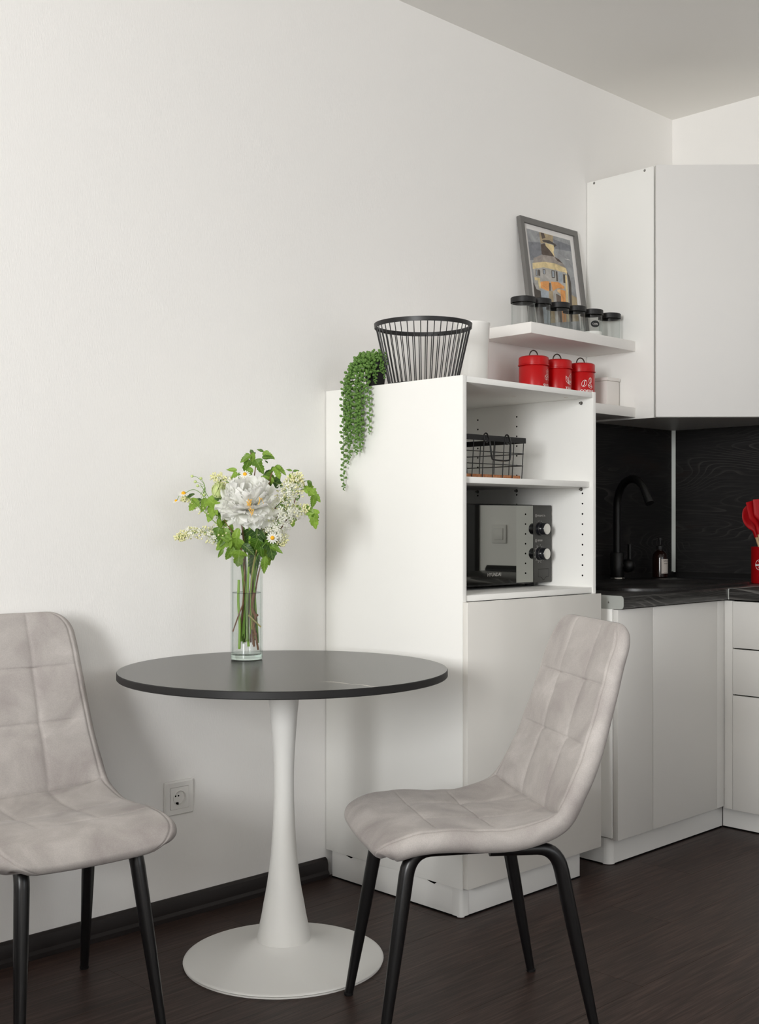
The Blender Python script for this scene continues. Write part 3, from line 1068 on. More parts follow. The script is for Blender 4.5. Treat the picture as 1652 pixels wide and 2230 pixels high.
part('wall', MB().lathe([(0, .002), (.047, .002), (.049, .006), (.0555, .226), (.0575, .229), (.0575, .235), (.0540, .235), (.0530, .228), (.0465, .010), (0, .008)], (2.834, 2.5, ZT), 48), 'ceramic_white', wp)

# trailing succulent
PP = Vector((2.440, 2.540, ZT))
sp = thing('trailing_plant', 'green trailing string-of-pearls plant in small black pot', 'plant', PP)
part('pot', MB().lathe([(0, 0), (.026, 0), (.033, .058), (.0365, .058), (.038, .078), (.035, .078), (.033, .062), (0, .060)], PP, 28), 'pot_black', sp)
bead = MB().lathe([(0, 0), (.0016, .0025), (.0037, .0065), (.0036, .0095), (.0018, .0118), (0, .0122)], (0, 0, 0), 7)


def strand(path, s0=1.0, seed=0):
    r_ = random.Random(seed)
    pts = catmull(path, 14)
    st = MB().tube(pts[::3] + [pts[-1]], 0.0009, 5)
    o = part('strand', st, 'vine_green', sp)
    bd = MB()
    P = np.array(pts)
    seg = np.linalg.norm(np.diff(P, axis=0), axis=1)
    cum = np.r_[0, np.cumsum(seg)]
    Lt = cum[-1]
    d2, k2 = 0.012, 0
    ph = r_.random() * 6
    while d2 < Lt:
        p = np.array([np.interp(d2, cum, P[:, q]) for q in range(3)])
        p2 = np.array([np.interp(min(Lt, d2 + .004), cum, P[:, q]) for q in range(3)])
        t = Vector(p2 - p)
        if t.length < 1e-6:
            t = Vector((0, 0, -1))
        t.normalize()
        end = min(1.0, (Lt - d2) / 0.05 + 0.32)
        a = ph + k2 * 2.4 + r_.uniform(-.4, .4)
        ref = Vector((0.3, 0.9, 0.2)).cross(t).normalized()
        b2 = t.cross(ref)
        dr = (ref * math.cos(a) + b2 * math.sin(a) + t * -0.35 + t * (0.9 if end < .9 else 0.0)).normalized()
        M = Matrix.Translation(Vector(p)) @ dr.to_track_quat('Z', 'Y').to_matrix().to_4x4() @ Matrix.Scale(s0 * end * r_.uniform(.85, 1.12), 4)
        if p[0] < 2.392 and p[2] < ZT and (Vector(p) + dr * 0.012).x > 2.3925:
            dr.x = -abs(dr.x)
            M = Matrix.Translation(Vector(p)) @ dr.to_track_quat('Z', 'Y').to_matrix().to_4x4() @ Matrix.Scale(s0 * end, 4)
        bd.merge(bead, M)
        d2 += 0.0062 * max(0.5, end)
        k2 += 1
    part('pearl_leaves', bd, 'pearl_green', o, kind='stuff')


hang = [(2.608, 1.187, 2.372), (2.590, 1.265, 2.376), (2.574, 1.282, 2.368), (2.560, 1.30, 2.377), (2.548, 1.292, 2.370), (2.538, 1.305, 2.377),
        (2.526, 1.300, 2.368), (2.600, 1.33, 2.380), (2.566, 1.35, 2.362), (2.534, 1.34, 2.360), (2.582, 1.38, 2.363), (2.499, 1.351, 2.376), (2.515, 1.44, 2.372)]
for i, (yy, ze, xx) in enumerate(hang):
    a0 = PP + Vector((rnd.uniform(-.02, .012), rnd.uniform(-.02, .02), .066))
    top = PP + Vector((-0.032, (yy - PP.y) * 0.45, .092 + rnd.uniform(-.006, .010)))
    e1 = Vector((xx, PP.y + (yy - PP.y) * 0.85, ZT + 0.035 + rnd.uniform(-.01, .01)))
    e2 = Vector((xx, yy, ZT - 0.03))
    mid = Vector((xx + rnd.uniform(-.002, .002), yy + rnd.uniform(-.002, .002), (ZT - .03 + ze) / 2))
    strand([a0, top, e1, e2, mid, Vector((xx, yy + rnd.uniform(-.002, .002), ze))], 1.12, i)
for i in range(12):
    a = rnd.uniform(0, 2 * PI)
    a0 = PP + Vector((rnd.uniform(-.02, .02), rnd.uniform(-.02, .02), .066))
    q = PP + Vector((.027 * math.cos(a), .027 * math.sin(a), .092 + rnd.uniform(0, .010)))
    cdir = PP + Vector((-0.036 + rnd.uniform(-.008, .012), rnd.uniform(-.03, .045), .05 + rnd.uniform(-.03, .02)))
    strand([a0, q, cdir], 1.12, 50 + i)
for i in range(9):
    a0 = PP + Vector((rnd.uniform(-.02, .01), rnd.uniform(-.015, .015), .066))
    ang_ = -2.25 + rnd.uniform(-.75, .55)
    q = PP + Vector((.034 * math.cos(ang_), .034 * math.sin(ang_), .094 + rnd.uniform(-.004, .008)))
    e_ = PP + Vector((.047 * math.cos(ang_), .047 * math.sin(ang_), rnd.uniform(.006, .05)))
    strand([a0, q, e_], 1.12, 80 + i)

# ------------------------------------------------------------------ wire storage basket on the upper shelf of the cabinet
ZB = 1.2180
sb = thing('wire_crate', 'black wire crate with wooden base on the shelf above the microwave', 'basket', (2.625, 2.365, ZB))
bx0, bx1, by0, by1, hb = 2.455, 2.790, 2.245, 2.485, 0.128
rm = MB()
t_ = 0.003
rh = 0.016
rm.box(bx0, bx1, by0, by0 + t_, ZB + hb - rh, ZB + hb).box(bx0, bx1, by1 - t_, by1, ZB + hb - rh, ZB + hb)
rm.box(bx0, bx0 + t_, by0 + t_, by1 - t_, ZB + hb - rh, ZB + hb).box(bx1 - t_, bx1, by0 + t_, by1 - t_, ZB + hb - rh, ZB + hb)
part('rim', rm, 'wire_black', sb)
part('wooden_base', MB().box(bx0 + .012, bx1 - .012, by0 + .012, by1 - .012, ZB + .003, ZB + .014), 'basket_wood', sb, 0.001, label='thin brown wooden base board')
ins_ = 0.008
nx_, ny_ = 8, 5
for i in range(nx_):
    xx = bx0 + ins_ + (bx1 - bx0 - 2 * ins_) * i / (nx_ - 1)
    for yy, s_ in ((by0, 1), (by1, -1)):
        part('wire', MB().tube([(xx, yy + s_ * .0025, ZB + hb - rh + .002), (xx, yy + s_ * .010, ZB + .002)], 0.0015, 6), 'wire_black', sb)
for i in range(1, ny_ - 1):
    yy = by0 + (by1 - by0) * i / (ny_ - 1)
    for xx, s_ in ((bx0, 1), (bx1, -1)):
        part('wire', MB().tube([(xx + s_ * .0025, yy, ZB + hb - rh + .002), (xx + s_ * .010, yy, ZB + .002)], 0.0015, 6), 'wire_black', sb)
for zz, g_ in ((0.080, .004), (0.044, .006)):
    c4 = []
    for cx_, cy_, a0 in ((bx1 - .018, by1 - .018, 0), (bx0 + .018, by1 - .018, .5), (bx0 + .018, by0 + .018, 1), (bx1 - .018, by0 + .018, 1.5)):
        for a in np.linspace(a0 * PI, (a0 + .5) * PI, 5):
            c4.append((cx_ + (.018 - g_ + .0045) * math.cos(a), cy_ + (.018 - g_ + .0045) * math.sin(a), ZB + zz))
    part('wire_ring', MB().tube(c4, 0.0015, 6, closed=True), 'wire_black', sb)
for x_, ys, s_ in ((2.655, by0 - .002, -1), (2.655, by1 + .002, 1)):
    hw_ = 0.048
    pth = [(x_ - hw_, ys, ZB + hb + .004), (x_ - hw_ + .001, ys + s_ * .010, ZB + hb - .018), (x_ - hw_ + .006, ys + s_ * .013, ZB + hb - .062),
           (x_ - hw_ + .018, ys + s_ * .013, ZB + hb - .072), (x_ + hw_ - .018, ys + s_ * .013, ZB + hb - .072), (x_ + hw_ - .006, ys + s_ * .013, ZB + hb - .062),
           (x_ + hw_ - .001, ys + s_ * .010, ZB + hb - .018), (x_ + hw_, ys, ZB + hb + .004)]
    hm = MB().tube(catmull(pth, 5), 0.0026, 8)
    for sx in (-1, 1):
        lp = [(x_ + sx * hw_ + .010 * math.cos(a), ys + .004 * -s_, ZB + hb - .008 + .014 * math.sin(a)) for a in np.linspace(0, 2 * PI, 16, endpoint=False)]
        hm.tube(lp, 0.0024, 8, closed=True)
    part('handle', hm, 'wire_glossy', sb, label='glossy black drop handle')

# ------------------------------------------------------------------ microwave
mx0, mx1, my, mz0, mz1 = 2.548, 2.988, 2.300, 0.9025, 1.146
mw = thing('microwave', 'black microwave oven with mirrored door and two steel knobs', 'microwave', ((mx0 + mx1) / 2, 2.46, 0.8895))
part('body', MB().box(mx0 + .002, mx1 - .002, my + 0.018, 2.64, mz0, mz1 - .002), 'mw_body', mw, 0.004)
part('door', MB().box(mx0, 2.8945, my, my + 0.0175, mz0 - .003, mz1), 'mw_black', mw, 0.003)
part('door_glass', MB().box(mx0 + .004, 2.8925, my - 0.0008, my - 0.0001, mz0 + .002, mz1 - .004), 'mw_mirror', mw, label='dark mirror glass')
part('control_panel', MB().box(2.8965, mx1, my - .001, my + .0175, mz0 - .001, mz1 - .001), 'mw_panel', mw, 0.003)
for xx in (2.60, 2.93):
    for yy in (2.345, 2.60):
        part('foot', MB().lathe([(0, 0), (.014, 0), (.016, .013), (0, .013)], (xx, yy, 0.8895), 16), 'rubber_black', mw)


KX_ = 2.9250


def front(a, b, q):      # front plane of the microwave: a = x, b = z
    return (a, my - 0.0016 - q, b)


for kx, kz in ((KX_, 1.070), (KX_, 0.992)):
    kb = MB().lathe([(0, 0), (.0205, 0), (.0205, .010), (.0185, .012), (.0180, .028), (.0165, .030), (0, .030)], (0, 0, 0), 36)
    ko = part('knob', remap(kb, lambda a, b, q: (kx + a, my - .0012 - q, kz + b)), 'knob_dark', mw)
    fc = MB().lathe([(0, .0306), (.0155, .0306), (.0168, .0300), (.0168, .0280)], (0, 0, 0), 36)
    part('knob_face', remap(fc, lambda a, b, q: (kx + a, my - .0012 - q, kz + b)), 'knob_steel', ko, label='brushed steel knob face')
pm_ = MB()
for w_, cx_, cz_, s_ in (('МОЩНОСТЬ', 2.9330, 1.1115, .0066), ('ВРЕМЯ', 2.9265, 1.0330, .0072)):
    pm_.merge(text_mb(w_, s_), Matrix.Translation((cx_, cz_, 0)))
for cx_, cz_ in ((2.9065, 1.1115), (2.9065, 1.0330)):
    pm_.merge(stroke(ell(cx_, cz_, .0038, .0045, n=16), .0009, 0, True))
    pm_.merge(stroke([(cx_, cz_ + .002), (cx_, cz_ - .001), (cx_ + .0018, cz_ - .001)], .0008))
for t in np.linspace(2.15, 0.95, 5):
    pm_.merge(stroke([(KX_ + .024 * math.cos(t), 1.070 + .024 * math.sin(t)), (KX_ + .0265 * math.cos(t), 1.070 + .0265 * math.sin(t))], .0008))
pm_.merge(stroke(ell(KX_, .992, .0232, .0232, 0, 40, -4.45, 1.30), .0008))
for i, t in enumerate(np.linspace(1.45, -4.2, 13)):
    pm_.merge(text_mb(['0', '1', '2', '3', '4', '5', '8', '10', '15', '20', '25', '30', '35'][i], .0050),
              Matrix.Translation((KX_ + .0275 * math.cos(t), .992 + .0275 * math.sin(t), 0)))
part('lettering', remap(pm_, front), 'print_grey', mw, label='small grey Cyrillic lettering and scales')
part('brand_lettering', remap(text_mb('HYUNDAI', .0150), lambda a, b, q: (2.706 + a * .95, my - .0012, .9325 + b)), 'print_grey', mw, label='grey lettering HYUNDAI')
fl = [(2.9185, .9435), (2.9700, .9435), (2.9700, .9190), (2.9600, .9190), (2.9520, .9150), (2.9475, .9090), (2.9410, .9090), (2.9365, .9150), (2.9285, .9190), (2.9185, .9190)]
part('release_button', remap(stroke(fl, .0009, 0, True), front), 'hole_black', mw)

# ------------------------------------------------------------------ light switch on the kitchen wall (mirrored in the microwave)
ls = thing('light_switch', 'white light switch on the kitchen wall, mirrored in the microwave door', 'switch', (XB - .001, 0.93, 1.035))
part('frame', MB().box(XB - .010, XB - .0005, .885, .975, .990, 1.080), 'plastic_white', ls, 0.003)
part('rocker', MB().box(XB - .015, XB - .0102, .902, .958, 1.007, 1.063), 'plastic_white', ls, 0.002)

# ------------------------------------------------------------------ wall socket
sx, sz = 1.8505, 0.330
so = thing('wall_socket', 'white round-well wall socket low on the wall by the chair', 'socket', (sx, YW - .0005, sz))


def onwall(a, b, q):
    return (sx + a, YW - .0006 - q, sz + b)


def rrect(h, r, n=5, w=None):
    w = w or h
    out = []
    for cx_, cy_, a0 in ((w - r, h - r, 0), (-w + r, h - r, .5), (-w + r, -h + r, 1), (w - r, -h + r, 1.5)):
        for a in np.linspace(a0 * PI, (a0 + .5) * PI, n):
            out.append((cx_ + r * math.cos(a), cy_ + r * math.sin(a)))
    return out


def ringplate(outer, inner_r, z0, z1, fn, mb=None):
    """Plate with a round hole: bridge an outline to a circle of the same count."""
    mb = mb or MB()
    n = len(outer)
    ci = [(inner_r * math.cos(math.atan2(y_, x_)), inner_r * math.sin(math.atan2(y_, x_))) for x_, y_ in outer]
    v_ = [fn(x_, y_, z0) for x_, y_ in outer] + [fn(x_, y_, z1) for x_, y_ in outer] + [fn(x_, y_, z1) for x_, y_ in ci] + [fn(x_, y_, z0) for x_, y_ in ci]
    f_ = []
    for i in range(n):
        j = (i + 1) % n
        f_ += [(i, j, j + n, i + n), (i + n, j + n, j + 2 * n, i + 2 * n), (i + 2 * n, j + 2 * n, j + 3 * n, i + 3 * n)]
    return mb._add(v_, f_)


def densify(poly, k=4):
    out = []
    for i in range(len(poly)):
        a, b = poly[i], poly[(i + 1) % len(poly)]
        for t in range(k):
            out.append((a[0] + (b[0] - a[0]) * t / k, a[1] + (b[1] - a[1]) * t / k))
    return out


H2 = 0.0475
outer = rrect(H2, .004)
o1 = MB()
sq = densify(rrect(H2, .003, 3))
sq2 = densify(rrect(H2 - .004, .003, 3))
sq3 = densify(rrect(.0305, .002, 3))
n = len(sq)
v_ = [onwall(a, b, 0) for a, b in sq] + [onwall(a, b, .005) for a, b in sq] + [onwall(a, b, .009) for a, b in sq2] + [onwall(a, b, .0075) for a, b in sq3] + [onwall(a, b, .004) for a, b in sq3]
f_ = []
for r_ in range(4):
    for i in range(n):
        j = (i + 1) % n
        f_.append((r_ * n + i, r_ * n + j, (r_ + 1) * n + j, (r_ + 1) * n + i))
o1._add(v_, f_)
part('frame', o1, 'plastic_white', so, angle=25)
part('face_plate', ringplate(densify(rrect(.0297, .002, 3)), .0195, 0.001, .0085, onwall), 'plastic_white', so, angle=25)
well = MB()
wv_ = [onwall(r_ * math.cos(a), r_ * math.sin(a), q) for r_, q in ((.0215, .0086), (.0213, .0105), (.0197, .0105), (.0192, .0012), (0.0001, .0012)) for a in np.linspace(0, 2 * PI, 40, endpoint=False)]
wf_ = [(r_ * 40 + i, r_ * 40 + (i + 1) % 40, (r_ + 1) * 40 + (i + 1) % 40, (r_ + 1) * 40 + i) for r_ in range(4) for i in range(40)]
well._add(wv_, wf_)
part('well', well, 'plastic_white', so, angle=40)
for a in (-.0085, .001):
    part('pin_hole', MB().prism(ell(a, .0045, .0024, .0024, n=12), .0013, .0016, fn=onwall), 'hole_black', so)
part('earth_clip', MB().box(sx - .0075, sx - .0020, YW - .0075, YW - .0020, sz - .0185, sz - .0125), 'hole_black', so)

# ------------------------------------------------------------------ sink, tap, soap
SXc, SYc = 3.735, 2.405
sk = thing('sink', 'black granite sink let into the corner of the worktop', 'sink', (SXc, SYc, 0.857))


def sup(ax, ay, p, n=64, cx_=0, cy_=0):
    out = []
    for i in range(n):
        t = 2 * PI * i / n
        c_, s_ = math.cos(t), math.sin(t)
        out.append((cx_ + ax * math.copysign(abs(c_) ** (2 / p), c_), cy_ + ay * math.copysign(abs(s_) ** (2 / p), s_)))
    return out


def loft(rings, mb=None, cap=True):
    mb = mb or MB()
    n = len(rings[0][0])
    v_ = [(p[0], p[1], z) for ring, z in rings for p in ring]
    f_ = []
    for r_ in range(len(rings) - 1):
        for i in range(n):
            j = (i + 1) % n
            f_.append((r_ * n + i, r_ * n + j, (r_ + 1) * n + j, (r_ + 1) * n + i))
    if cap:
        f_.append(tuple((len(rings) - 1) * n + i for i in range(n)))
    return mb._add(v_, f_)


zt = 0.8575
bcx, bcy = SXc + .02, SYc - .045
part('basin', loft([(sup(.385, .255, 3.6, cx_=SXc, cy_=SYc), zt), (sup(.385, .255, 3.6, cx_=SXc, cy_=SYc), zt + .009), (sup(.379, .249, 3.6, cx_=SXc, cy_=SYc), zt + .012),
                    (sup(.225, .175, 2.2, cx_=bcx, cy_=bcy), zt + .011), (sup(.215, .165, 2.2, cx_=bcx, cy_=bcy), zt + .003), (sup(.212, .162, 2.2, cx_=bcx, cy_=bcy), zt + .0004)]), 'sink_granite', sk, angle=50)
zf = zt + 0.0125
FX, FY = 3.840, 2.637
fa = thing('faucet', 'matt black gooseneck tap standing behind the sink', 'tap', (FX, FY, zf))
part('base_ring', MB().lathe([(0, 0), (.029, 0), (.030, .003), (.029, .006), (0, .006)], (FX, FY, zf), 32), 'chrome', fa, label='thin chrome base ring')
part('valve_body', MB().lathe([(0, .006), (.026, .006), (.027, .008), (.027, .100), (.025, .103), (0, .103)], (FX, FY, zf), 32), 'faucet_black', fa)
dv = Vector((-0.10, -0.24, 0)).normalized()
pp = [Vector((FX, FY, zf + .10)), Vector((FX, FY, zf + .2)), Vector((FX, FY, zf + .285))]
Rr = 0.102
for a in np.linspace(PI, 0.16 * PI, 18)[1:]:
    pp.append(Vector((FX, FY, zf + .285)) + dv * (Rr + Rr * math.cos(a)) + UP * (Rr * math.sin(a)))
t_end = (pp[-1] - pp[-2]).normalized()
pp.append(pp[-1] + t_end * 0.05)
part('spout', MB().tube(pp, .0150, 18), 'faucet_black', fa)
part('aerator', MB().tube([pp[-1] - t_end * .022, pp[-1] + t_end * .001], .0166, 18), 'faucet_black', fa)
hv = (RGT + FWD * -0.15).normalized()
bc_ = Vector((FX, FY, zf + .052)) + hv * .042
ball = MB()
ball.tube([Vector((FX, FY, zf + .052)) + hv * .02, bc_], .018, 16)
bl = MB().lathe([(.0001 + .027 * math.sin(a), .027 * math.cos(a)) for a in np.linspace(0, PI, 12)], bc_, 20)
ball.merge(bl)
lv = part('mixer_ball', ball, 'faucet_black', fa)
part('lever', MB().tube([bc_ + UP * .018 + hv * .006, bc_ + UP * .084 + hv * .006], .0082, 12), 'faucet_black', lv)
SoX, SoY = 4.085, 2.600
sd = thing('soap_bottle', 'dark amber soap pump bottle with a pale label behind the sink', 'bottle', (SoX, SoY, zf))
part('bottle', MB().lathe([(0, 0), (.028, 0), (.0305, .003), (.0305, .078), (.028, .092), (.020, .102), (.013, .107), (.012, .112), (0, .112)], (SoX, SoY, zf), 36), 'amber_bottle', sd)
pmp = MB().lathe([(0, .111), (.0140, .111), (.0145, .113), (.0145, .126), (.010, .130), (.0045, .131), (.0045, .150), (.009, .151), (.009, .158), (0, .159)], (SoX, SoY, zf), 20)
hz = Vector((SoX, SoY, zf + .154))
pmp.tube([hz, hz - RGT * .014 + FWD * .004, hz - RGT * .024 + FWD * .006 - UP * .004], .0036, 8)
part('pump', pmp, 'lid_black', sd)
az = toward_cam(SoX, SoY) + 0.62
lbm = MB().grid([[(SoX + .0309 * math.cos(az + t), SoY + .0309 * math.sin(az + t), zf + z_) for t in np.linspace(-.45, .95, 14)] for z_ in (.016, .074)])
part('label', lbm, 'label_paper', sd, label='pale paper label')
part('lettering', cyl_wrap(text_mb('NPOD', .0088).merge(stroke([(a, -.0105) for a in np.linspace(-.010, .009, 8)], .0018)).merge(stroke([(a, -.046) for a in np.linspace(-.010, .008, 8)], .0008)),
                           (SoX, SoY), .0313, az + .22, zf + .066), 'text_dark', sd)

# ------------------------------------------------------------------ utensil holder and utensils
HX, HY, HZ = 4.185, 2.195, 0.8572
uh = thing('utensil_holder', 'red cylindrical utensil holder at the right edge of the worktop', 'holder', (HX, HY, HZ))
HR = .0555
part('body', MB().lathe([(0, 0), (HR - .002, 0), (HR, .002), (HR, .139), (HR - .001, .140), (HR - .003, .139), (HR - .003, .006), (0, .005)], (HX, HY, HZ), 48), 'holder_red', uh)
az = toward_cam(HX, HY) - 0.42
em = MB().merge(stroke(ell(0, 0, .0185, .0195, n=36), .0016, .0005, True))
em.merge(MB().grid([[(a, b, .0007) for a in np.linspace(-.0195, .0195, 16)] for b in (-.0045, .0020)]))
em.merge(remap(MB().prism([(-.003, .003), (.003, .003), (.003, .0105), (.0055, .013), (.003, .0155), (0, .0165), (-.003, .0155), (-.0055, .013), (-.003, .0105)], .0004, .0007), lambda a, b, q: (a, b, q)))
em.merge(stroke([(a, -.0085) for a in np.linspace(-.008, .008, 6)], .0011, .0006)).merge(stroke([(a, -.012) for a in np.linspace(-.005, .005, 5)], .0009, .0006))
part('emblem', cyl_wrap(em, (HX, HY), HR, az, HZ + .072), 'print_white', uh, label='pale round emblem with a pepper mill')
part('lettering', cyl_wrap(remap(text_mb('Cooking', .0072), lambda a, b, q: (a, b - .0012, .0009)), (HX, HY), HR, az, HZ + .072), 'text_dark', uh)


def utensil(label, base, lean, hl_, w_, l_, flatn, spoon=True, zc=.215):
    b0 = Vector((HX, HY, HZ + .006)) + base
    dr = lean.normalized()
    o = thing('utensil', label, 'utensil', b0, group='red utensils in the holder')
    part('handle', MB().tube([b0, b0 + dr * hl_], .0062, 10), 'beech', o)
    sd_ = dr.cross(flatn).normalized()
    nn = sd_.cross(dr).normalized()
    g_ = []
    b1 = b0 + dr * (hl_ - .012)
    for t in np.linspace(0, 1, 18):
        if spoon:
            hw_ = .0085 + (w_ / 2 - .0085) * max(0.0, math.sin(min(1, max(0, (t - .22) / .78)) * PI)) ** .75 if t > .22 else .0085
            if t > .985:
                hw_ = .004
        else:
            hw_ = .0085 if t < .25 else .0085 + (w_ / 2 - .0085) * min(1, (t - .25) / .25)
        th_ = .0075 * (1 - t) + .0028
        row = []
        for a in np.linspace(0, 2 * PI, 16, endpoint=False):
            dish = (.010 * (hw_ / (w_ / 2)) ** 2 * (math.cos(a) ** 2 - .5)) if spoon and t > .25 else 0
            row.append(b1 + dr * (t * l_) + sd_ * (hw_ * math.cos(a)) + nn * (th_ * math.sin(a) + dish))
        g_.append([tuple(p) for p in row])
    hm = MB().grid(g_, wrap=True)
    hm.f.append(tuple(range(15, -1, -1)))
    hm.m.append(0)
    k_ = len(hm.v)
    hm.f.append(tuple(k_ - 16 + i for i in range(16)))
    hm.m.append(0)
    part('silicone_head', hm, 'silicone_red', o)


toC = -FWD
utensil('red silicone spoon with wooden handle leaning furthest left in the holder', RGT * .018 + FWD * .0, UP * 1 - RGT * .32, .192, .064, .125, toC - UP * .1)
utensil('red silicone turner with wooden handle in the middle of the holder', RGT * .008 - FWD * .020, UP * 1 - RGT * .24 - FWD * .03, .200, .062, .130, toC + RGT * .6, False)
utensil('red silicone spatula with wooden handle upright at the right of the holder', -RGT * .010 - FWD * .03, UP * 1 - RGT * .07 - FWD * .05, .205, .066, .125, toC, False)
utensil('red silicone ladle with wooden handle behind the others in the holder', RGT * .02 + FWD * .024, UP * 1 - RGT * .02 + FWD * .08, .200, .070, .125, toC + RGT * .2)

# ------------------------------------------------------------------ table
TX, TY = 1.860, 2.266
tb = thing('pedestal_table', 'round pedestal table with dark stone top and white trumpet foot', 'table', (TX, TY, 0))
RT = 0.4085
part('table_top', MB().lathe([(0, .7085), (RT - .002, .7085), (RT, .7105), (RT, .7250), (RT - .0015, .7268), (0, .7270)], (TX, TY, 0), 128, mis=[1, 1, 1, 1, 0]), ['stone_top', 'table_edge'], tb)
colp = [(.0665, .052), (.0650, .066), (.0610, .088), (.0560, .112), (.0500, .146), (.0440, .178), (.0385, .214), (.0330, .262), (.0288, .320), (.0262, .380), (.0252, .440),
        (.0260, .490), (.0285, .540), (.0322, .590), (.0368, .640), (.0418, .680), (.047, .7045), (.110, .7060), (.110, .7083)]
colc = catmull([(a, b) for a, b in colp[:-2]], 3)
part('pedestal', MB().lathe([(0, .052)] + [tuple(p) for p in colc] + [(.110, .7050), (.110, .7083), (0, .7083)], (TX, TY, 0), 64), 'table_white', tb, angle=40)
bsp = catmull([(.0690, .0525), (.085, .0440), (.110, .0355), (.145, .0270), (.185, .0190), (.225, .0125), (.2440, .0098)], 4)
part('base_plate', MB().lathe([(0, .0522)] + [tuple(p) for p in bsp] + [(.2480, .0080), (.2490, .0060), (.2475, .0042), (.2455, .0040), (.2470, .0028), (.2470, .0), (0, .0)], (TX, TY, 0), 96), 'table_white', tb, angle=40)

# ------------------------------------------------------------------ chairs
TOPC = [(.2500, .405), (.2440, .424), (.2250, .441), (.185, .455), (.135, .461), (.080, .461), (.020, .457), (-.040, .455), (-.090, .457), (-.125, .463), (-.147, .475),
        (-.160, .496), (-.172, .530), (-.188, .572), (-.206, .620), (-.224, .672), (-.243, .728), (-.262, .785), (-.282, .835), (-.292, .862), (-.297, .876)]


def chair_shell():
    pts = np.array(catmull(TOPC, 24))
    seg = np.linalg.norm(np.diff(pts, axis=0), axis=1)
    cum = np.r_[0, np.cumsum(seg)]
    Lt = cum[-1]
    NS, NU = 420, 144
    # finer near the ends so that the rounded rims stay smooth
    base = np.linspace(0, 1, NS)
    s = (base - 0.06 * np.sin(2 * PI * base) / (2 * PI) * 2.2) * Lt
    V_ = np.interp(s, cum, pts[:, 0])
    Z_ = np.interp(s, cum, pts[:, 1])
    tv, tz = np.gradient(V_, s), np.gradient(Z_, s)
    L_ = np.hypot(tv, tz)
    tv, tz = tv / L_, tz / L_
    nv, nz = tz, -tv
    ic = np.argmin(np.abs(V_ + .147) + np.abs(Z_ - .475))
    sc_ = s[ic]

    def s_at(idx):
        return s[idx]
    s744 = s[np.argmin(np.abs(Z_ - .744) + 10 * (s < sc_))]
    s618 = s[np.argmin(np.abs(Z_ - .618) + 10 * (s < sc_))]
    sv12 = s[np.argmin(np.abs(V_ - .115) + 10 * (s > sc_))]
    sv0 = s[np.argmin(np.abs(V_ + .012) + 10 * (s > sc_))]
    W_ = np.interp(s, [0, .10, sc_ - .05, sc_ + .05, s744, Lt], [.206, .2085, .212, .209, .196, .186])
    rf, rb = .085, .060
    d = s
    W_ = np.where(d < rf, W_ - rf + np.sqrt(np.maximum(0, rf ** 2 - (rf - d) ** 2)), W_)
    d = Lt - s
    W_ = np.where(d < rb, W_ - rb + np.sqrt(np.maximum(0, rb ** 2 - (rb - d) ** 2)), W_)
    W_ = np.maximum(W_, .004)
    T_ = np.interp(s, [0, .06, sc_ - .04, sc_ + .06, s744, Lt], [.042, .048, .052, .050, .042, .034])
    e0 = .022
    ke = np.minimum(1, np.minimum(s, Lt - s) / e0)
    K_ = np.sqrt(np.maximum(0, 1 - (1 - ke) ** 2))
    x = np.linspace(-1, 1, NU)
    un = np.sign(x) * (1 - (1 - np.abs(x)) ** 1.8)
    top, bot = np.zeros((NS, NU, 3)), np.zeros((NS, NU, 3))
    for i in range(NS):
        u = un * W_[i]
        de = np.clip((W_[i] - np.abs(u)) / .030, 0, 1)
        E_ = np.sqrt(np.maximum(0, 1 - (1 - de) ** 2))
        h = T_[i] / 2 * K_[i] * E_
        au = np.abs(u)
        q = np.zeros(NU)
        fade = np.clip((.178 - au) / .03, 0, 1)
        for s0, A, wd in ((s744, .0040, .014), (s618, .0045, .014), (sc_, .0120, .013), (sv0, .0030, .013), (sv12, .0022, .012)):
            q -= (A * math.exp(-abs(s[i] - s0) / wd) + .55 * A ** .5 * .05 * math.exp(-((s[i] - s0) / .0022) ** 2)) * (fade if s0 != sc_ else np.clip((.200 - au) / .03, 0, 1))
        if s[i] > sc_:
            A = .0022 if s[i] > s744 else .0040
        else:
            A = .0038 * min(1, max(0, (V_[i] * -1 + .135) / .05))
        q -= A * np.exp(-np.abs(au - .068) / .012) + .45 * A ** .5 * .05 * np.exp(-((au - .068) / .0024) ** 2)
        # rounded cushion edge and the sewn line along it
        q -= .0022 * np.exp(-((W_[i] - au - .020) / .0035) ** 2) * K_[i]
        lift = .018 * (au / .2) ** 3 * math.exp(-((s[i] - sc_) / .075) ** 2)
        # gentle dishing of the seat, soft wrinkles in the pile
        wr = .0012 * math.sin(9 * s[i] * 6 + 1.3) * np.sin(u * 31 + 2.0 * math.sin(s[i] * 23))
        dish = -.004 * (1 - (au / .21) ** 2) * (1 if s[i] < sc_ else .6)
        mid_v = V_[i] - nv[i] * T_[i] / 2
        mid_z = Z_[i] - nz[i] * T_[i] / 2
        off = lift + dish * K_[i]
        hh = h + (q + wr) * E_ * K_[i]
        top[i, :, 0] = u
        top[i, :, 1] = mid_v + nv[i] * (hh + off)
        top[i, :, 2] = mid_z + nz[i] * (hh + off)
        bot[i, :, 0] = u
        bot[i, :, 1] = mid_v - nv[i] * (h - off)
        bot[i, :, 2] = mid_z - nz[i] * (h - off)
    # front lip hangs a little lower in the middle than at the corners
    for A_ in (top, bot):
        fr_ = np.clip((A_[:, :, 1] - .14) / .10, 0, 1) ** 2
        A_[:, :, 2] -= .012 * fr_ * (1 - (A_[:, :, 0] / .2) ** 2)
    full = np.concatenate([top, bot[:, ::-1, :][:, 1:-1, :]], axis=1)
    mb = MB().grid(full, wrap=True)
    n_ = full.shape[1]
    mb.f.append(tuple(range(n_)))
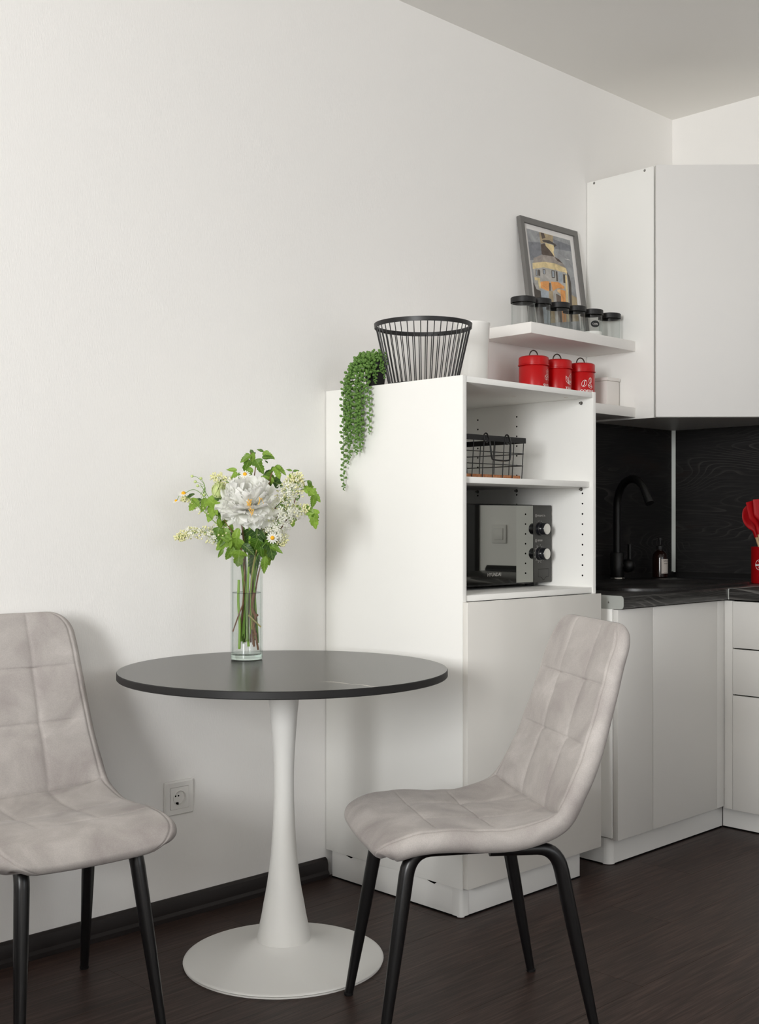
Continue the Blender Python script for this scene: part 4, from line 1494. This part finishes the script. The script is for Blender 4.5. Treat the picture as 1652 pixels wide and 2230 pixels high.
    mb.m.append(0)
    k_ = len(mb.v) - n_
    mb.f.append(tuple(k_ + i for i in range(n_ - 1, -1, -1)))
    mb.m.append(0)
    me = mb.mesh('seat_shell', 'velvet', angle=80)
    bm = bmesh.new()
    bm.from_mesh(me)
    bmesh.ops.recalc_face_normals(bm, faces=bm.faces)
    bm.to_mesh(me)
    bm.free()
    return me


SHELL = chair_shell()


def leg_mb(side, fr):
    """Bent tapered tube leg; its top turns in under the seat as a rail."""
    if fr:
        foot, head, railu, raild = Vector((.157 * side, .2305, 0)), Vector((.124 * side, .163, .402)), .132, -1
    else:
        foot, head, railu, raild = Vector((.188 * side, -.2305, 0)), Vector((.166 * side, -.149, .402)), .160, 1
    ax = (head - foot).normalized()
    p1 = head - ax * .050
    p2 = Vector((head.x, head.y + raild * .045, .4015))
    p3 = Vector((railu * side if fr else .156 * side, -.002 * raild, .4015))
    arc_ = [(1 - t) ** 2 * p1 + 2 * t * (1 - t) * head + t * t * p2 for t in np.linspace(0, 1, 8)]
    pts = [foot, foot + (p1 - foot) * .33, foot + (p1 - foot) * .66] + arc_ + [p3]
    rs = [.0098, .0125, .0150] + [.0160, .0160, .0158, .0155, .0150, .0142, .0134, .0126] + [.0115]
    return MB().tube(pts, rs, 18)


LEGS = [(sd_, fr_, leg_mb(sd_, fr_).mesh('leg', 'leg_black', angle=40)) for sd_ in (-1, 1) for fr_ in (True, False)]
CAPM = MB().lathe([(0, 0), (.0104, 0), (.0108, .002), (.0108, .006), (.0100, .0065)], (0, 0, 0), 16).mesh('foot_cap', 'rubber_black')
CROSS = [MB().tube([(-.128, .085, .4015), (.128, .085, .4015)], .0095, 12).mesh('cross_bar', 'leg_black'),
         MB().tube([(-.158, -.085, .4015), (.158, -.085, .4015)], .0095, 12).mesh('cross_bar', 'leg_black')]


def chair(label, x_, y_, ang):
    t = thing('dining_chair', label, 'chair', (x_, y_, 0), ang - PI / 2, 'grey velvet dining chairs')
    link('seat_shell', SHELL, t)
    for sd_, fr_, me in LEGS:
        lg = link('leg', me, t)
        fx, fy = (.157, .2305) if fr_ else (.188, -.2305)
        link('foot_cap', CAPM, lg, (fx * sd_, fy, 0.0003))
    for me in CROSS:
        link('cross_bar', me, t)
    return t


chair('grey velvet quilted chair with black legs in front of the tall cabinet', 1.949, 1.741, 2.62)
chair('grey velvet quilted chair with black legs backed against the papered wall', 1.262, 2.347, -1.667)

# ------------------------------------------------------------------ unseen two-seater added between window and table to shade the lower left corner
m, nt = mat('shade_sofa_cloth', (92, 88, 86), 0.9, 0.1)
bump(nt, noise_tex(nt, coords(nt), 600.0, 2.0), 0.2, 0.001)
sf = thing('shade_sofa', 'dark grey two-seater added outside the frame to shade the corner, its back to the dining table', 'shade_sofa', (-0.62, 1.32, 0))
part('base', MB().box(-1.06, -0.22, 0.42, 2.22, 0.10, 0.40), 'shade_sofa_cloth', sf, 0.02)
part('backrest', MB().box(-0.40, -0.18, 0.42, 2.22, 0.1005, 0.83), 'shade_sofa_cloth', sf, 0.05)
for ya in (0.30, 2.222):
    part('armrest', MB().box(-1.08, -0.18, ya, ya + 0.118, 0.10, 0.62), 'shade_sofa_cloth', sf, 0.04)
for ya in (0.43, 1.325):
    part('seat_cushion', MB().box(-1.08, -0.41, ya, ya + 0.885, 0.401, 0.52), 'shade_sofa_cloth', sf, 0.04)
for xa in (-1.0, -0.28):
    for ya in (0.40, 2.24):
        part('leg', MB().lathe([(0, 0), (.018, 0), (.022, .101), (0, .101)], (xa, ya, 0), 14), 'leg_black', sf)

# ------------------------------------------------------------------ vase and bouquet
VD = 3.108
u_ = (537 - 826.0) / 2549.0
VB = (FWD + RGT * u_) * VD
VX, VY, VZ = VB.x, VB.y, 0.7272
PXM = VD / 2549.0


def W(px, py, dd=0.0):
    """Point of the bouquet: px, py as seen square-on at the vase's distance, dd further from the eye."""
    p = Vector((VX, VY, 0)) + (FWD * 1.0 + RGT * u_).normalized() * dd + RGT * ((px - 537) * PXM)
    return Vector((p.x, p.y, EYE - (py - 1138) * PXM))


vs_ = thing('glass_vase', 'clear cylindrical glass vase of water on the round table', 'vase', (VX, VY, VZ))
VR, VH, WL = 0.0425, 0.279, 0.177
part('wall', MB().lathe([(VR - .0035, .017), (VR - .0035, VH - .0006), (VR - .0018, VH), (VR, VH - .0010), (VR, .006)], (VX, VY, VZ), 64), 'vase_glass', vs_)
part('thick_base', MB().lathe([(0, .0012), (VR - .006, .0002), (VR - .0015, .0015), (VR, .006), (VR - .0002, .0145), (VR - .0036, .0165), (0, .0150)], (VX, VY, VZ), 64), 'glass_base', vs_, label='thick clear glass base')
part('water', MB().lathe([(0, .0178), (VR - .0037, .0178), (VR - .0037, WL), (VR - .0040, WL - .0004), (0, WL - .0008)], (VX, VY, VZ), 48), 'water', vs_)


part('water_line', MB().tube([(VX + (VR - .0042) * math.cos(2 * PI * i / 40), VY + (VR - .0042) * math.sin(2 * PI * i / 40), VZ + WL) for i in range(40)], .0006, 6, closed=True), 'meniscus_reflection', vs_)


def leaf_mesh(name, L, Wd, teeth, lobe, fold, droop, mt, seed):
    r_ = random.Random(seed)
    N = teeth * 4
    mid, lf, rt = [], [], []
    for i in range(N + 1):
        t = i / N
        h = Wd * (math.sin(PI * t ** 0.72) ** 0.8) * (1 - .12 * t)
        if lobe:
            h *= 1 + lobe * math.sin(PI * 3 * t) * (1 - t)
        saw = (i % 4) / 4.0
        h1 = h * (1.0 + .30 * (saw - .3)) * (1 + r_.uniform(-.03, .03))
        zc = -droop * L * t * t
        y_ = L * t
        mid.append((0, y_, zc))
        wavy = .035 * L * math.sin(t * 9 + seed)
        for lst, s_ in ((lf, -1), (rt, 1)):
            lst.append((s_ * h1, y_ - .10 * h1 + .16 * h * saw, zc + fold * h1 + wavy * h1 / (Wd + 1e-6) * s_))
    mb = MB()
    hm = [[((a[0] + b[0]) / 2, (a[1] + b[1]) / 2, (a[2] + b[2]) / 2 + .06 * abs(b[0])) for a, b in zip(mid, side)] for side in (lf, rt)]
    rows = [[lf[i], hm[0][i], mid[i], hm[1][i], rt[i]] for i in range(N + 1)]
    mb.grid(rows)
    me = mb.mesh(name, mt, angle=180)
    return me


LEAFM = {}
for k_, mt in (('g', 'leaf_green'), ('d', 'leaf_dark')):
    LEAFM[k_] = [leaf_mesh('leaf', 1.0, .27, 7, .20, .35, .22, mt, 1), leaf_mesh('leaf', 1.0, .30, 6, .45, .28, .34, mt, 2),
                 leaf_mesh('leaf', 1.0, .21, 8, .0, .40, .16, mt, 3), leaf_mesh('leaf', 1.0, .36, 6, .55, .20, .26, mt, 4)]
CAMV = -(FWD + RGT * u_).normalized()


def orient(p, ydir, normal, s):
    y_ = ydir.normalized()
    x_ = y_.cross(normal)
    x_.normalize()
    z_ = x_.cross(y_)
    return Matrix(((x_.x * s, y_.x * s, z_.x * s, p.x), (x_.y * s, y_.y * s, z_.y * s, p.y), (x_.z * s, y_.z * s, z_.z * s, p.z), (0, 0, 0, 1)))


def add_leaf(par, px, py, dd, ang, size, kind='g', var=None, tip=0.0, yaw=0.0, up=0.45):
    a = math.radians(ang)
    d = RGT * math.cos(a) + UP * math.sin(a) - CAMV * tip
    nrm = CAMV * 1.0 + UP * up + RGT * yaw
    me = LEAFM[kind][rnd.randrange(4) if var is None else var]
    o = link('leaf', me, par)
    o.matrix_basis = Matrix.Translation(-par.location) @ orient(W(px, py, dd), d, nrm, size * PXM)
    return o


def stem(par, pts, r0, r1, mt, name='stem'):
    pp_ = catmull([W(*p) for p in pts], 8)
    k_ = len(pp_)
    rs = [r0 + (r1 - r0) * i / (k_ - 1) for i in range(k_)]
    return part(name, MB().tube(pp_, rs, 8), mt, par)


VBASE = Vector((VX, VY, VZ + .018))

# peony
pe = thing('peony', 'large full white peony bloom in the middle of the bouquet', 'flower', VBASE)
stem(pe, [(541, 1408, .004), (538, 1330, .002), (541, 1240, -.006), (544, 1160, -.02), (540, 1110, -.03)], .0036, .0032, 'stem_lime')


def petal_mesh(seed, cup, ruff):
    r_ = random.Random(seed)
    rows = []
    NY, NX = 11, 13
    cuts = [r_.uniform(-.8, .8) for _ in range(3)]
    for i in range(NY):
        t = i / (NY - 1)
        hw_ = .43 * (math.sin(PI * (t * .76 + .07)) ** .8) + .03
        row = []
        for j in range(NX):
            q = j / (NX - 1) * 2 - 1
            notch = -.13 * t ** 5 * sum(math.exp(-((q - c_) / .13) ** 2) for c_ in cuts) - .10 * t ** 3 * q ** 4
            z_ = cup * (t ** 1.8) + .55 * (q * hw_) ** 2 + ruff * t * t * math.sin(q * 6 + seed * 1.7) + ruff * .7 * t ** 3 * math.sin(q * 14 + seed)
            row.append((q * hw_, t + notch, z_))
        rows.append(row)
    return MB().grid(rows).mesh('petal', 'petal_white', angle=180)


PET = [petal_mesh(i, c_, r_) for i, (c_, r_) in enumerate([(.16, .07), (.26, .08), (.06, .08), (.36, .07), (.20, .09), (-.14, .07)])]
PC = W(537, 1103, -.03)
axis = (CAMV * .50 + UP * .86).normalized()
e1 = axis.cross(UP).normalized()
e2 = axis.cross(e1).normalized()
rings = [(10, 100, .070, (5, 2)), (11, 88, .078, (5, 2)), (11, 76, .078, (2, 0)), (11, 64, .076, (0, 4)), (10, 52, .074, (0, 2)), (10, 44, .074, (1, 0)), (8, 33, .072, (4, 0)), (6, 20, .066, (2, 1))]
for ri, (cnt, pol, L_, vr) in enumerate(rings):
    for k_ in range(cnt):
        a = 2 * PI * (k_ + .5 * (ri % 2)) / cnt + rnd.uniform(-.2, .2)
        po = math.radians(pol + rnd.uniform(-11, 11))
        rad = e1 * math.cos(a) + e2 * math.sin(a)
        d = axis * math.cos(po) + rad * math.sin(po)
        nrm = axis * math.sin(po) - rad * math.cos(po) + Vector((rnd.uniform(-.25, .25), rnd.uniform(-.25, .25), rnd.uniform(-.25, .25)))
        sz_ = L_ * rnd.uniform(.80, 1.12)
        b0 = PC + rad * (.004 + .0012 * ri) - axis * (.012 - .003 * ri)
        o = link('petal', PET[rnd.choice(vr)], pe)
        o.matrix_basis = Matrix.Translation(-pe.location) @ orient(b0, d, nrm, sz_)
sm = MB()
for cpx, cpy, n_ in ((543, 1096, 9), (547, 1114, 7), (567, 1092, 4)):
    for k_ in range(n_):
        b0 = W(cpx + rnd.uniform(-5, 5), cpy + rnd.uniform(-4, 4), -.098)
        d = (axis + RGT * rnd.uniform(-.6, .6) + UP * rnd.uniform(-.5, .5)).normalized()
        sm.tube([b0 - d * .012, b0, b0 + d * .006], [.0006, .0007, .0013], 5)
part('stamens', sm, 'stamen_yellow', pe, kind='stuff')
for px, py, dd, an, sz_, kd in ((520, 1150, -.02, 250, 42, 'g'), (560, 1160, -.015, 285, 52, 'd'), (505, 1140, .0, 225, 40, 'g'), (575, 1145, .01, 300, 40, 'g'), (545, 1150, .02, 268, 55, 'd')):
    add_leaf(pe, px, py, dd, an, sz_, kd)

# peony bud
pb = thing('peony_bud', 'round greenish-white peony bud left of the big bloom', 'flower', VBASE)
stem(pb, [(530, 1404, .012), (531, 1300, .006), (520, 1200, .0), (490, 1110, .0), (478, 1082, .0)], .0028, .0022, 'stem_green')
bc2 = W(475, 1068, -.004)
bx_ = (UP * .9 + CAMV * .35 + RGT * .15).normalized()
part('bud', remap(MB().lathe([(.0001 + .0160 * math.sin(a) ** .9, .0190 * math.cos(a)) for a in np.linspace(0, PI, 12)], (0, 0, 0), 18), lambda a, b, q: bc2 + Vector((a, b, q))), 'bud_green', pb)
b1_ = bx_.cross(RGT).normalized()
b2_ = bx_.cross(b1_)
BPET = []
for me_ in PET[3:5]:
    m2_ = me_.copy()
    m2_.materials.clear()
    m2_.materials.append(MATS['bud_petal'])
    BPET.append(m2_)
for k_ in range(7):
    a = 2 * PI * k_ / 7
    rad = b1_ * math.cos(a) + b2_ * math.sin(a)
    o = link('petal', BPET[k_ % 2], pb)
    o.matrix_basis = Matrix.Translation(-pb.location) @ orient(bc2 - bx_ * .017 + rad * .0115, bx_ * .97 + rad * .14, -rad, .036 + .002 * (k_ % 3))
for k_ in range(5):
    a = 2 * PI * k_ / 5 + .3
    rad = RGT * math.cos(a) - CAMV * -math.sin(a)
    o = link('sepal', LEAFM['g'][2], pb)
    o.matrix_basis = Matrix.Translation(-pb.location) @ orient(bc2 - UP * .019 + rad * .003, UP * .8 + rad * .62, rad * .8 - UP * .6, .030)

# lilac sprays
flo = MB()
for k_ in range(4):
    a = k_ * PI / 2
    c_, s_ = math.cos(a), math.sin(a)

    def R_(x__, y__, z__):
        return (x__ * c_ - y__ * s_, x__ * s_ + y__ * c_, z__)
    flo._add([R_(.0006, 0, 0), R_(.0042, -.0027, .0008), R_(.0074, 0, -.0004), R_(.0042, .0027, .0008)], [(0, 1, 2, 3)])
flo.tube([(0, 0, 0), (0, 0, -.007)], .0007, 4, caps=False)
budm = MB().lathe([(0, .0036), (.0019, .0026), (.0025, .0008), (.0017, -.0016), (.0006, -.004), (0, -.0065)], (0, 0, 0), 6)


def lilac(label, path, width, nf, nb, stem_path, mt='stem_brown', seed=0):
    r_ = random.Random(100 + seed)
    o = thing('lilac_spray', label, 'flower', VBASE, group='white lilac in the bouquet')
    stem(o, stem_path + [path[0]], .0030, .0016, mt)
    P = catmull([W(*p) for p in path], 14)
    K = len(P)
    br, ff, bb_ = MB(), MB(), MB()
    br.tube(P[::2] + [P[-1]], [.0014 - .0009 * i / K for i in range(len(P[::2]) + 1)], 5)
    for i in range(nf + nb):
        t = r_.random() ** .85
        idx = min(K - 1, int(t * (K - 1)))
        c0 = Vector(P[idx])
        wd = width * PXM * (1.0 - .72 * t) * (.55 + .45 * min(1, t / .15))
        v3 = Vector((r_.gauss(0, 1), r_.gauss(0, 1), r_.gauss(0, 1))).normalized()
        off = v3 * wd * (r_.random() ** .45)
        q = c0 + off
        tip_ = Vector(P[min(K - 1, idx + 6)]) - c0
        dr = (v3 + CAMV * .35 + tip_.normalized() * .4 if tip_.length > 1e-5 else v3).normalized()
        M = Matrix.Translation(q) @ dr.to_track_quat('Z', 'Y').to_matrix().to_4x4() @ Matrix.Rotation(r_.random() * 3, 4, 'Z')
        isb = (r_.random() < nb / (nf + nb)) if t < .75 else True
        if isb:
            bb_.merge(budm, M @ Matrix.Scale(r_.uniform(.75, 1.15), 4))
        else:
            ff.merge(flo, M @ Matrix.Scale(r_.uniform(.85, 1.2), 4))
        if i % 4 == 0:
            br.tube([c0, c0 + off * .6 + tip_ * .1, q - dr * .006], .0005, 4, caps=False)
    part('branchlets', br, 'stem_green', o)
    if ff.v:
        part('florets', ff, 'floret_white', o, kind='stuff')
    part('buds', bb_, 'bud_cream', o, kind='stuff')
    return o


lilac('dense white lilac head right of the peony', [(600, 1105, .0), (625, 1080, -.01), (640, 1055, -.012), (648, 1040, -.01)], 46, 150, 190, [(553, 1408, .0), (548, 1320, .0), (556, 1230, .005), (585, 1140, .01)], 'stem_brown', 1)
lilac('open white lilac florets below right of the peony', [(585, 1160, -.01), (608, 1138, -.015), (630, 1115, -.01), (655, 1112, -.005), (668, 1108, .0)], 36, 190, 60, [(556, 1395, .01), (552, 1310, .01), (555, 1240, .0), (570, 1190, -.005)], 'stem_brown', 2)
lilac('white lilac spray drooping lowest on the right above the vase rim', [(575, 1150, -.02), (600, 1160, -.022), (612, 1172, -.02), (618, 1185, -.02)], 32, 150, 40, [(549, 1370, -.01), (546, 1300, -.008), (550, 1240, -.012), (562, 1185, -.018)], 'stem_olive', 3)
lilac('long white lilac spray reaching lowest to the left', [(505, 1168, .0), (475, 1166, -.005), (440, 1160, -.01), (405, 1163, -.01), (384, 1172, -.01)], 31, 110, 190, [(521, 1392, .0), (530, 1320, .0), (533, 1250, .0), (522, 1200, .0)], 'stem_mauve', 4)
lilac('short cream lilac tip above left of the peony', [(515, 1075, .015), (500, 1052, .015), (475, 1042, .012), (462, 1038, .01)], 25, 60, 140, [(534, 1400, .016), (536, 1300, .012), (532, 1200, .012), (522, 1110, .015)], 'stem_mauve', 5)
lilac('sparse white lilac buds at the left behind the leaves', [(490, 1140, .01), (462, 1115, .012), (440, 1105, .012), (412, 1088, .01), (395, 1086, .01)], 24, 60, 90, [(526, 1398, .014), (531, 1300, .012), (530, 1220, .01), (515, 1170, .01)], 'stem_green', 6)

# daisies
dpet = MB()
for k_ in range(13):
    a = 2 * PI * k_ / 13
    c_, s_ = math.cos(a), math.sin(a)
    pts = [(.25, -.07, 0), (.65, -.14, .03), (1.0, -.06, -.04), (1.0, .06, -.04), (.65, .14, .03), (.25, .07, 0)]
    dpet._add([(p[0] * c_ - p[1] * s_, p[0] * s_ + p[1] * c_, p[2]) for p in pts], [(0, 1, 2, 3, 4, 5)])


def daisy(label, px, py, dd, face, size, spath):
    o = thing('daisy', label, 'flower', VBASE, group='small daisies in the bouquet')
    stem(o, spath + [(px, py, dd + .004)], .0013, .0007, 'stem_green')
    c0 = W(px, py, dd)
    M = Matrix.Translation(c0) @ face.to_track_quat('Z', 'Y').to_matrix().to_4x4() @ Matrix.Scale(size * PXM, 4)
    part('petals', MB().merge(dpet, M), 'petal_daisy', o, kind='stuff')
    dome = MB().lathe([(.36 * math.sin(a) + .0001, .30 * math.cos(a)) for a in np.linspace(0, PI, 8)], (0, 0, .08), 14)
    part('flower_center', MB().merge(dome, M), 'daisy_yellow', o, label='domed yellow centre')


daisy('small daisy peeking out above the peony', 533, 1034, -.03, CAMV + UP * .8, 12, [(535, 1398, .006), (534, 1300, .0), (532, 1150, .02), (528, 1060, .01)])
daisy('small daisy with drooping petals at the upper left', 400, 1075, -.012, CAMV * .6 + UP, 13, [(528, 1385, -.01), (532, 1280, -.004), (518, 1180, .0), (470, 1110, .0), (428, 1068, -.005)])
daisy('tiny daisy furthest left of the bouquet', 384, 1091, -.014, CAMV * .4 + UP * .8 - RGT * .4, 9, [(530, 1380, -.014), (534, 1280, -.01), (512, 1190, -.006), (450, 1120, -.008), (400, 1078, -.012)])
daisy('small daisy low on the right over the lilac', 592, 1171, -.05, CAMV + UP * .15 + RGT * .1, 13, [(545, 1380, -.012), (546, 1290, -.015), (556, 1220, -.03), (575, 1185, -.04)])
bdm = thing('daisy_buds', 'cluster of tiny green daisy buds on thin curved stalks at upper left', 'flower', VBASE)
stem(bdm, [(532, 1390, -.004), (533, 1290, .0), (510, 1180, .004), (455, 1085, .004), (436, 1055, .0)], .0013, .0008, 'stem_green')
for i, (px, py) in enumerate([(418, 1037), (437, 1042), (425, 1049), (430, 1058), (444, 1078), (548, 974), (520, 1022)]):
    if px < 460:
        stem(bdm, [(436 + (i % 3) * 6, 1090 - i * 4, .004), (446, 1060, .002), ((px + 442) / 2, py + 3, 0), (px, py, 0)], .0006, .0005, 'stem_green', 'stalk')
        part('bud', MB().lathe([(.0042 * math.sin(a) + .0001, .0040 * math.cos(a)) for a in np.linspace(0, PI, 7)], W(px, py, 0), 10), 'bud_green', bdm)

# leafy branches
branches = [
    ('leafy green branch standing tallest at the top of the bouquet', 'stem_brown', [(546, 1400, .012), (545, 1300, .010), (552, 1180, .02), (552, 1060, .03), (556, 1010, .02), (545, 985, .01)],
     [(545, 990, .0, 215, 28, 'g', 0), (552, 985, .0, 262, 30, 'g', 2), (556, 1000, .0, 300, 36, 'g', 1), (570, 997, .0, 5, 28, 'g', 2), (572, 985, .01, 335, 30, 'g', 0), (574, 983, .01, 160, 16, 'g', 2),
      (553, 992, .02, 120, 20, 'd', 1), (542, 1000, .01, 250, 30, 'g', 3), (550, 1020, .015, 215, 26, 'g', 0), (548, 1022, .02, 170, 18, 'd', 2)]),
    ('thin leafy twig arching out at upper right of the bouquet', 'stem_brown', [(540, 1402, .018), (543, 1300, .016), (565, 1180, .025), (585, 1060, .03), (592, 1030, .025), (600, 1014, .02)],
     [(600, 1013, .015, 320, 32, 'g', 2), (601, 1014, .015, 283, 30, 'g', 1), (597, 1016, .018, 235, 16, 'g', 0), (583, 1008, .02, 130, 10, 'd', 2), (575, 1035, .03, 330, 44, 'g', 3), (570, 1035, .03, 290, 42, 'g', 1), (570, 1040, .035, 345, 50, 'd', 3), (590, 1036, .03, 250, 38, 'g', 0)]),
    ('small leafy shoot rising behind the right lilac head', 'stem_brown', [(551, 1405, .016), (550, 1310, .012), (570, 1200, .02), (620, 1090, .025), (634, 1045, .02), (638, 1026, .015)],
     [(636, 1030, .01, 255, 20, 'g', 0), (638, 1026, .01, 10, 14, 'g', 2), (636, 1025, .01, 165, 14, 'g', 2), (640, 1036, .01, 285, 18, 'g', 1)]),
    ('slender twig with drooping leaves at the far right', 'stem_green', [(556, 1390, -.006), (552, 1300, -.004), (568, 1200, .0), (620, 1110, .01), (655, 1055, .005), (672, 1046, .0)],
     [(671, 1046, -.005, 300, 20, 'g', 2), (672, 1046, -.005, 275, 16, 'g', 0), (655, 1053, .0, 300, 20, 'g', 1), (650, 1075, .0, 260, 20, 'g', 2)]),
    ('broad dark-green leaf pair hanging at the far right', 'stem_brown', [(559, 1380, .004), (555, 1300, .004), (575, 1210, .006), (625, 1130, .01), (650, 1072, .006), (664, 1068, .0)],
     [(660, 1068, -.005, 25, 26, 'g', 3), (673, 1068, -.005, 320, 34, 'g', 1), (683, 1078, -.008, 265, 30, 'g', 0), (662, 1104, -.006, 335, 30, 'g', 2), (680, 1108, -.008, 275, 44, 'g', 1), (688, 1118, -.01, 250, 30, 'g', 0), (645, 1100, .0, 300, 26, 'g', 2), (610, 1098, .0, 300, 34, 'g', 0), (638, 1125, .0, 262, 24, 'g', 3)]),
    ('leafy green branch spreading left of the peony', 'stem_green', [(530, 1386, .008), (530, 1290, .006), (520, 1200, .006), (490, 1140, .006), (455, 1095, .004), (428, 1085, .002)],
     [(432, 1088, -.004, 225, 36, 'g', 1), (440, 1090, -.004, 200, 26, 'd', 0), (452, 1085, -.004, 320, 42, 'g', 3), (448, 1085, -.006, 255, 32, 'g', 0), (424, 1076, .0, 200, 22, 'd', 2), (470, 1100, -.008, 235, 46, 'g', 3), (468, 1088, -.006, 30, 20, 'd', 1), (485, 1115, .0, 260, 36, 'g', 1)]),
    ('leafy green branch hanging low at the left over the vase', 'stem_brown', [(524, 1370, -.008), (530, 1300, -.008), (532, 1230, -.01), (520, 1180, -.015), (500, 1150, -.02), (485, 1128, -.02)],
     [(474, 1130, -.024, 290, 30, 'g', 2), (478, 1148, -.026, 255, 36, 'g', 1), (488, 1150, -.026, 285, 40, 'g', 0), (492, 1170, -.028, 235, 26, 'g', 2), (505, 1172, -.03, 210, 44, 'g', 3), (515, 1170, -.03, 265, 50, 'g', 1), (500, 1180, -.032, 150, 24, 'g', 2), (522, 1196, -.045, 262, 42, 'g', 3), (528, 1185, -.03, 320, 36, 'd', 0), (486, 1195, -.03, 240, 22, 'g', 2), (508, 1190, -.034, 240, 36, 'g', 0)]),
    ('leafy stem hanging low at the right over the vase', 'stem_green', [(562, 1400, .0), (556, 1310, .0), (553, 1240, -.008), (560, 1190, -.018), (572, 1172, -.025)],
     [(560, 1150, -.03, 265, 66, 'd', 1), (575, 1172, -.03, 345, 48, 'g', 0), (586, 1186, -.03, 330, 34, 'g', 2), (562, 1172, -.03, 250, 40, 'g', 3), (566, 1190, -.04, 280, 26, 'g', 0), (577, 1210, -.045, 264, 40, 'g', 2), (572, 1195, -.02, 300, 40, 'g', 1), (582, 1175, -.02, 290, 46, 'd', 3), (556, 1200, -.01, 262, 60, 'd', 2)]),
    ('leafy sprig with yellow-green tips above left of the peony', 'stem_green', [(538, 1396, -.006), (537, 1300, .0), (533, 1180, .02), (520, 1070, .02), (514, 1030, .01)],
     [(516, 1024, .0, 175, 24, 'g', 2), (516, 1028, .0, 230, 22, 'g', 0), (520, 1046, .0, 30, 32, 'g', 3), (512, 1050, .0, 320, 28, 'g', 1), (512, 1040, .0, 260, 24, 'g', 1), (545, 1028, .005, 215, 30, 'g', 0)]),
]
for lb, mt, pth, lvs in branches:
    o = thing('leafy_branch', lb, 'branch', VBASE, group='green branches in the bouquet')
    stem(o, pth, .0026, .0009, mt)
    for (px, py, dd, an, sz_, kd, vr) in lvs:
        add_leaf(o, px, py, dd, an, sz_, kd, vr, tip=rnd.uniform(-.25, .35), yaw=rnd.uniform(-.35, .35), up=rnd.uniform(.1, .7))

# bare cut stem ends in the water
for lb, pts, r0, r1, mt in (
        ('thick brown woody stem with a knot standing in the water', [(553, 1290, -.006), (548, 1322, -.008), (556, 1342, -.01), (552, 1362, -.012), (556, 1380, -.012), (562, 1414, -.012)], .0048, .0026, 'stem_brown'),
        ('thick bright green stalk at the left in the vase', [(520, 1262, -.014), (519, 1310, -.016), (522, 1360, -.016), (521, 1412, -.014)], .0034, .0036, 'stem_lime'),
        ('pale cut side twig slanting right in the vase', [(541, 1338, -.02), (553, 1350, -.022), (568, 1364, -.022)], .0030, .0018, 'stem_olive'),
        ('thin red-brown twig slanting left in the vase', [(530, 1312, -.02), (519, 1340, -.022), (507, 1374, -.02)], .0018, .0018, 'stem_brown')):
    o = thing('cut_stem', lb, 'stem', VBASE, group='cut stems in the vase water')
    pp_ = catmull([W(*p) for p in pts], 6)
    k_ = len(pp_)
    part('stalk', MB().tube(pp_, [r0 + (r1 - r0) * i / (k_ - 1) for i in range(k_)], 9), mt, o)
    if 'knot' in lb:
        part('knot', MB().lathe([(.0052 * math.sin(a) + .0001, .0050 * math.cos(a)) for a in np.linspace(0, PI, 8)], W(556, 1380, -.012), 12), mt, o)
        part('knot', MB().lathe([(.0042 * math.sin(a) + .0001, .0040 * math.cos(a)) for a in np.linspace(0, PI, 8)], W(559, 1339, -.011), 12), mt, o)
